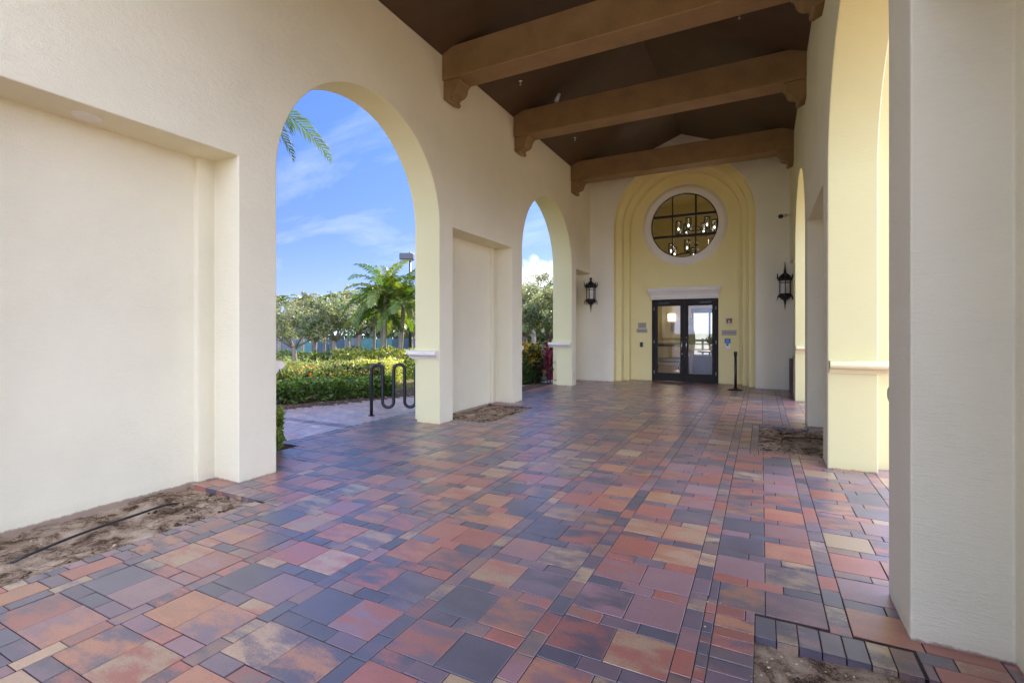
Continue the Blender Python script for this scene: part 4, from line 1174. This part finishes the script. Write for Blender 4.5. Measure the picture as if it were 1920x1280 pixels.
# oaks
ok=[make_oak(51,'grey green oak nearest the lawn path, leaning crown'),make_oak(52,'grey green oak with forked trunk left of the feathery palm'),make_oak(53,'broad oak')]
spots=[(0,552,24.5,.62,.3,'grey green oak nearest the lawn path with a thick dark trunk'),(1,628,25,.66,1.2,'grey green oak with a forked trunk left of the feathery palm'),
 (2,508,30,.78,2.0,'oak at the very edge of the tall arch behind the first oak'),(0,590,34,.86,3.1,'oak standing back between the two nearer oaks'),(1,672,33,.84,4.0,'oak right behind the fronds of the feathery palm'),
 (2,718,36,.92,5.2,'oak hidden for the most part behind the feathery palm'),(0,770,34,.88,.9,'oak showing beside the jamb right of the palm'),
 (1,985,25,.68,2.2,'pale oak at left in the far arch above croton bush'),(2,1026,24,.68,1.0,'silvery oak at right in the far arch above the ti plant'),(0,1000,38,1.12,.2,'tall green oak behind the two oaks in the far arch'),(2,1050,40,1.1,3.3,'oak beyond the far arch, partly behind its jamb'),(1,950,40,1.1,5.0,'oak far behind the middle pier and far arch')]
used=set()
for (k,px,d,s_,rz,lb) in spots:
    x,y=ray_at(px,d); z=terr(x,y)-.05
    if k not in used:
        o=ok[k]; used.add(k); o.location=(x,y,z); o.rotation_euler=(0,0,rz); o.scale=(s_,)*3; o['label']=lb; o['group']='oaks beyond the lawn'
    else: dup(ok[k],(x,y,z),rz,s_,lb,'oaks beyond the lawn')
# slim trunks (sabal palms) in front of the court fence
R.seed(61)
tp=make_palm('cabbage_palm','slim pale palm trunk standing before the tennis court fence',[(0,0,3.6,(.1,0))],12,1.1,62,group='slim palms along the court fence',leaf_len=.55)
first=True
tl=['slim pale palm trunk against the fence at the edge of the tall arch','slim pale palm trunk between the two dark oak trunks','slim palm trunk just right of the first oak trunk','slim palm trunk left of the forked oak','slim palm trunk between forked oak and feathery palm','thin palm trunk behind the feathery palm','thin palm trunk right of the feathery palm, near the jamb','slim palm trunk left of the feathery palm crown']
for (px,d,lb) in ((522,36,tl[0]),(591,37,tl[1]),(566,38,tl[2]),(607,35,tl[3]),(655,38,tl[4]),(700,37,tl[5]),(752,34,tl[6]),(672,36,tl[7])):
    x,y=ray_at(px,d)
    if first: tp.location=(x,y,terr(x,y)); tp['label']=lb; first=False
    else: dup(tp,(x,y,terr(x,y)),R.uniform(0,6),R.uniform(.9,1.15),lb)
# court fence with windscreens
fa=Vector((*ray_at(440,46),0)); fb=Vector((*ray_at(860,44),0))
t=thing('court_fence','tennis court chain link fence with blue green windscreen panels','fence',(fa.x,fa.y,terr(fa.x,fa.y)-.05)); L=(fb-fa).length; dr=(fb-fa).normalized(); t.rotation_euler=(0,0,math.atan2(dr.y,dr.x))
npn=14; scr=[plain('teal_windscreen',(.05,.14,.14),.7,var=.2),plain('grey_blue_windscreen',(.085,.105,.12),.7,var=.2),plain('navy_windscreen',(.03,.06,.085),.7,var=.2)]
for k in range(npn):
    x0,x1=L*k/npn,L*(k+1)/npn
    m=MB(); m.box(x0+.03,x1-.03,-.01,.01,.25,1.85); m.build('windscreen',scr[(k*5+k//3)%3],t)
    m=MB(); m.tube([(x0,0,-.5),(x0,0,2.0)],.03,6); m.build('post',M['black'],t)
m=MB(); m.tube([(0,0,2.0),(L,0,2.0)],.022,6); m.tube([(0,0,.2),(L,0,.2)],.022,6); m.build('rail',M['black'],t)
# court shade hut (pale roof seen above the screens) and low hedge in front
x,y=ray_at(648,50); t=thing('court_shelter','small court shelter with pale mint canopy behind the fence','shelter',(x,y,terr(x,y)),rad(25))
m=MB(); m.poly([(-1.6,-1.2,1.95),(1.6,-1.2,1.95),(.5,0,2.6),(-.5,0,2.6)]); m.poly([(1.6,-1.2,1.95),(1.6,1.2,1.95),(.5,0,2.6)]); m.poly([(1.6,1.2,1.95),(-1.6,1.2,1.95),(-.5,0,2.6),(.5,0,2.6)]); m.poly([(-1.6,1.2,1.95),(-1.6,-1.2,1.95),(-.5,0,2.6)]); m.build('canopy',plain('mint_canopy',(.45,.62,.55),.6),t)
for sx in (-1.45,1.45):
    for sy in (-1.05,1.05):
        m=MB(); m.tube([(sx,sy,-.4),(sx,sy,2.0)],.04,6); m.build('post',M['black'],t)
p0,p1=ray_at(470,33),ray_at(800,33)
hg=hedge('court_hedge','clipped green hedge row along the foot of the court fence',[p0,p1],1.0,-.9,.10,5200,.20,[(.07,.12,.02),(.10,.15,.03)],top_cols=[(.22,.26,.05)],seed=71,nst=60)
# path across the lawn
m=MB()
a,b,c,d_=ray_at(440,24.5),ray_at(585,27.5),ray_at(590,29.5),ray_at(440,27.5)
m.poly([(*q,terr(*q)-.06) for q in (a,b,c,d_)]); tag(m.build('footpath',M['asphalt'],None,recalc=False),kind='structure')
# grass blades on the near lawn
m=MB(); R.seed(81)
for i in range(16000):
    px=R.uniform(515,800); d=13+R.random()**1.6*12; x,y=ray_at(px,d)
    z=terr(x,y)-.085; h_=R.uniform(.05,.14); w=R.uniform(0,PI); m.col=jitter_col(R.choice([(.14,.20,.03),(.20,.26,.05),(.10,.15,.025)]),.25,.08)
    dx,dy=math.cos(w)*.02,math.sin(w)*.02; m.poly([(x-dx,y-dy,z),(x+dx,y+dy,z),(x+R.uniform(-.04,.04),y+R.uniform(-.04,.04),z+h_)])
tag(m.build('lawn_grass',M['leaf'],None,colours=True,recalc=False),kind='stuff')
# court lamp post
x,y=ray_at(769,30); t=thing('lamp_post','dark court lamp post with shoebox head above the palm','lamp post',(x,y,terr(x,y)))
m=MB(); m.tube([(0,0,-.3),(0,0,6.56)],[.09,.06],10); m.build('pole',M['black'],t)
m=MB(); m.box(-.62,.22,-.25,.25,6.05,6.48); o=m.build('lamp_head',plain('dark_lamp_housing',(.05,.05,.055),.45),t,bevel=.06); t.rotation_euler=(0,0,rad(27))
m=MB(); m.box(-.55,.15,-.2,.2,6.035,6.052); m.build('lens',plain('lamp_lens',(.5,.48,.42),.3),o)
# distant tree belt
R.seed(91); m=MB()
for i in range(9000):
    w=rad(R.uniform(-75,-8) if i<5200 else R.choice((R.uniform(-112,-75),R.uniform(28,112),R.uniform(28,112)))); d=R.uniform(62,74); x,y=math.sin(w)*d,math.cos(w)*d
    hgt=4.6+2.2*mnoise.noise(Vector((x*.09,y*.09,0)))+1.2*mnoise.noise(Vector((x*.3,y*.3,4)))
    z=terr(x,y)+hgt*R.random()**.6; m.col=jitter_col(R.choice([(.06,.09,.03),(.09,.12,.04),(.05,.075,.03)]),.3,.1)
    for q in range(4): leaf_quad(m,(x+R.uniform(-.6,.6),y+R.uniform(-.6,.6),z+R.uniform(-.5,.5)),R.uniform(.5,.9),rand_dir(),.7)
tag(m.build('far_woods',M['oakleaf'],None,colours=True,recalc=False),kind='stuff')

# ------------------------------------------------------------------ light
SUN_EL, SUN_AZ = 34.0, 5.0          # azimuth measured from +Y towards +X
w=bpy.data.worlds.new('World'); sc.world=w; w.use_nodes=True; nt=w.node_tree
for n_ in list(nt.nodes): nt.nodes.remove(n_)
outw=N(nt,'ShaderNodeOutputWorld'); bg=N(nt,'ShaderNodeBackground'); sky=N(nt,'ShaderNodeTexSky'); sky.sky_type='NISHITA'; sky.sun_disc=False
sky.sun_elevation=rad(SUN_EL); sky.sun_rotation=rad(SUN_AZ); sky.air_density=1.0; sky.dust_density=.3; sky.ozone_density=3.0
tc=N(nt,'ShaderNodeTexCoord').outputs['Generated']; sep=N(nt,'ShaderNodeSeparateXYZ'); nt.links.new(tc,sep.inputs[0])
zc=math_(nt,'ADD',math_(nt,'MAXIMUM',sep.outputs[2],0.0),.22)
cmb=N(nt,'ShaderNodeCombineXYZ'); nt.links.new(math_(nt,'DIVIDE',sep.outputs[0],zc),cmb.inputs[0]); nt.links.new(math_(nt,'DIVIDE',sep.outputs[1],zc),cmb.inputs[1])
cir=noise(nt,mapping(nt,cmb.outputs[0],(1.0,1.9,1),(0,0,.6)),1.3,9,.62,.5).outputs[0]
cirf=ramp(nt,cir,[(.50,(0,0,0)),(.82,(.48,.48,.48))])
# cumulus bank low over the horizon beyond the far arch
cd=Vector((math.sin(rad(-24.5)),math.cos(rad(-24.5)),.085)).normalized()
dp=N(nt,'ShaderNodeVectorMath',operation='DISTANCE'); nt.links.new(tc,dp.inputs[0]); dp.inputs[1].default_value=cd
cn=noise(nt,tc,16,7,.55).outputs[0]
prox=math_(nt,'SUBTRACT',1.0,math_(nt,'DIVIDE',dp.outputs['Value'],.13))
vert=math_(nt,'MULTIPLY',math_(nt,'SUBTRACT',sep.outputs[2],.10),-3.0)
cum=math_(nt,'ADD',math_(nt,'ADD',math_(nt,'MULTIPLY',prox,.5),cn),vert)
cumf=ramp(nt,cum,[(.62,(0,0,0)),(.74,(.9,.9,.9))])
hz=ramp(nt,sep.outputs[2],[(.0,(.25,.265,.50)),(.18,(.265,.28,.50)),(.50,(.30,.385,.56))])
blue=mixc(nt,1.0,sky.outputs[0],hz,'MULTIPLY')
c1=mixc(nt,cirf,blue,(2.9,3.15,3.7))
c2=mixc(nt,cumf,c1,(4.0,4.1,4.3))
# unseen bright clouds added over right and rear to light the porch
dv=N(nt,'ShaderNodeVectorMath',operation='DOT_PRODUCT'); nt.links.new(tc,dv.inputs[0]); dv.inputs[1].default_value=Vector((.82,-.38,.38)).normalized()
dn=noise(nt,mapping(nt,cmb.outputs[0],(1,1,1),(0,0,.3),(3,1,0)),1.1,8,.58,.3).outputs[0]
fill_deck=math_(nt,'ADD',dv.outputs['Value'],math_(nt,'MULTIPLY',math_(nt,'SUBTRACT',dn,.5),1.1))
fill_deckf=ramp(nt,fill_deck,[(.05,(0,0,0)),(.45,(.95,.95,.95))])
c2=mixc(nt,fill_deckf,c2,(10.2,11.4,16.8))
nt.links.new(c2,bg.inputs[0]); bg.inputs[1].default_value=.12; nt.links.new(bg.outputs[0],outw.inputs[0])
sl=bpy.data.lights.new('sun','SUN'); sl.energy=5.0; sl.angle=rad(.5); sl.color=(1.0,.92,.80)
so=bpy.data.objects.new('sun',sl); COL.objects.link(so)
sd=Vector((math.sin(rad(SUN_AZ))*math.cos(rad(SUN_EL)),math.cos(rad(SUN_AZ))*math.cos(rad(SUN_EL)),math.sin(rad(SUN_EL))))
so.rotation_euler=(-sd).to_track_quat('-Z','Y').to_euler(); so.location=sd*60
# chandelier glow
pl_=bpy.data.lights.new('chandelier_glow','POINT'); pl_.energy=16; pl_.color=(1,.88,.68); pl_.shadow_soft_size=.5
po=bpy.data.objects.new('chandelier_glow',pl_); COL.objects.link(po); po.location=(-2.12,19.0,4.9)
ps=bpy.data.lights.new('sconce_glow','POINT'); ps.energy=4; ps.color=(1,.78,.48); ps.shadow_soft_size=.12
pq=bpy.data.objects.new('sconce_glow',ps); COL.objects.link(pq); pq.location=(-3.58,LY1-.42,2.2)

# ------------------------------------------------------------------ camera
cam=bpy.data.cameras.new('camera'); co_=bpy.data.objects.new('camera',cam); COL.objects.link(co_); sc.camera=co_
cam.sensor_width=36; cam.lens=915.7/1920*36; cam.shift_y=-19.7/1920; cam.clip_end=2000; cam.clip_start=.02
co_.location=(0,0,1.56); co_.rotation_euler=(rad(90),0,.4719)
sc.view_settings.view_transform='Standard'; sc.view_settings.look='None'; sc.view_settings.gamma=1.0; sc.view_settings.exposure=1.72; sc.view_settings.use_curve_mapping=False
sc.render.engine='CYCLES'; sc.cycles.max_bounces=14; sc.cycles.diffuse_bounces=8; sc.cycles.glossy_bounces=4; sc.cycles.transparent_max_bounces=16; sc.cycles.transmission_bounces=6
sc.cycles.use_denoising=True; sc.cycles.caustics_reflective=False; sc.cycles.caustics_refractive=False; sc.cycles.sample_clamp_indirect=10
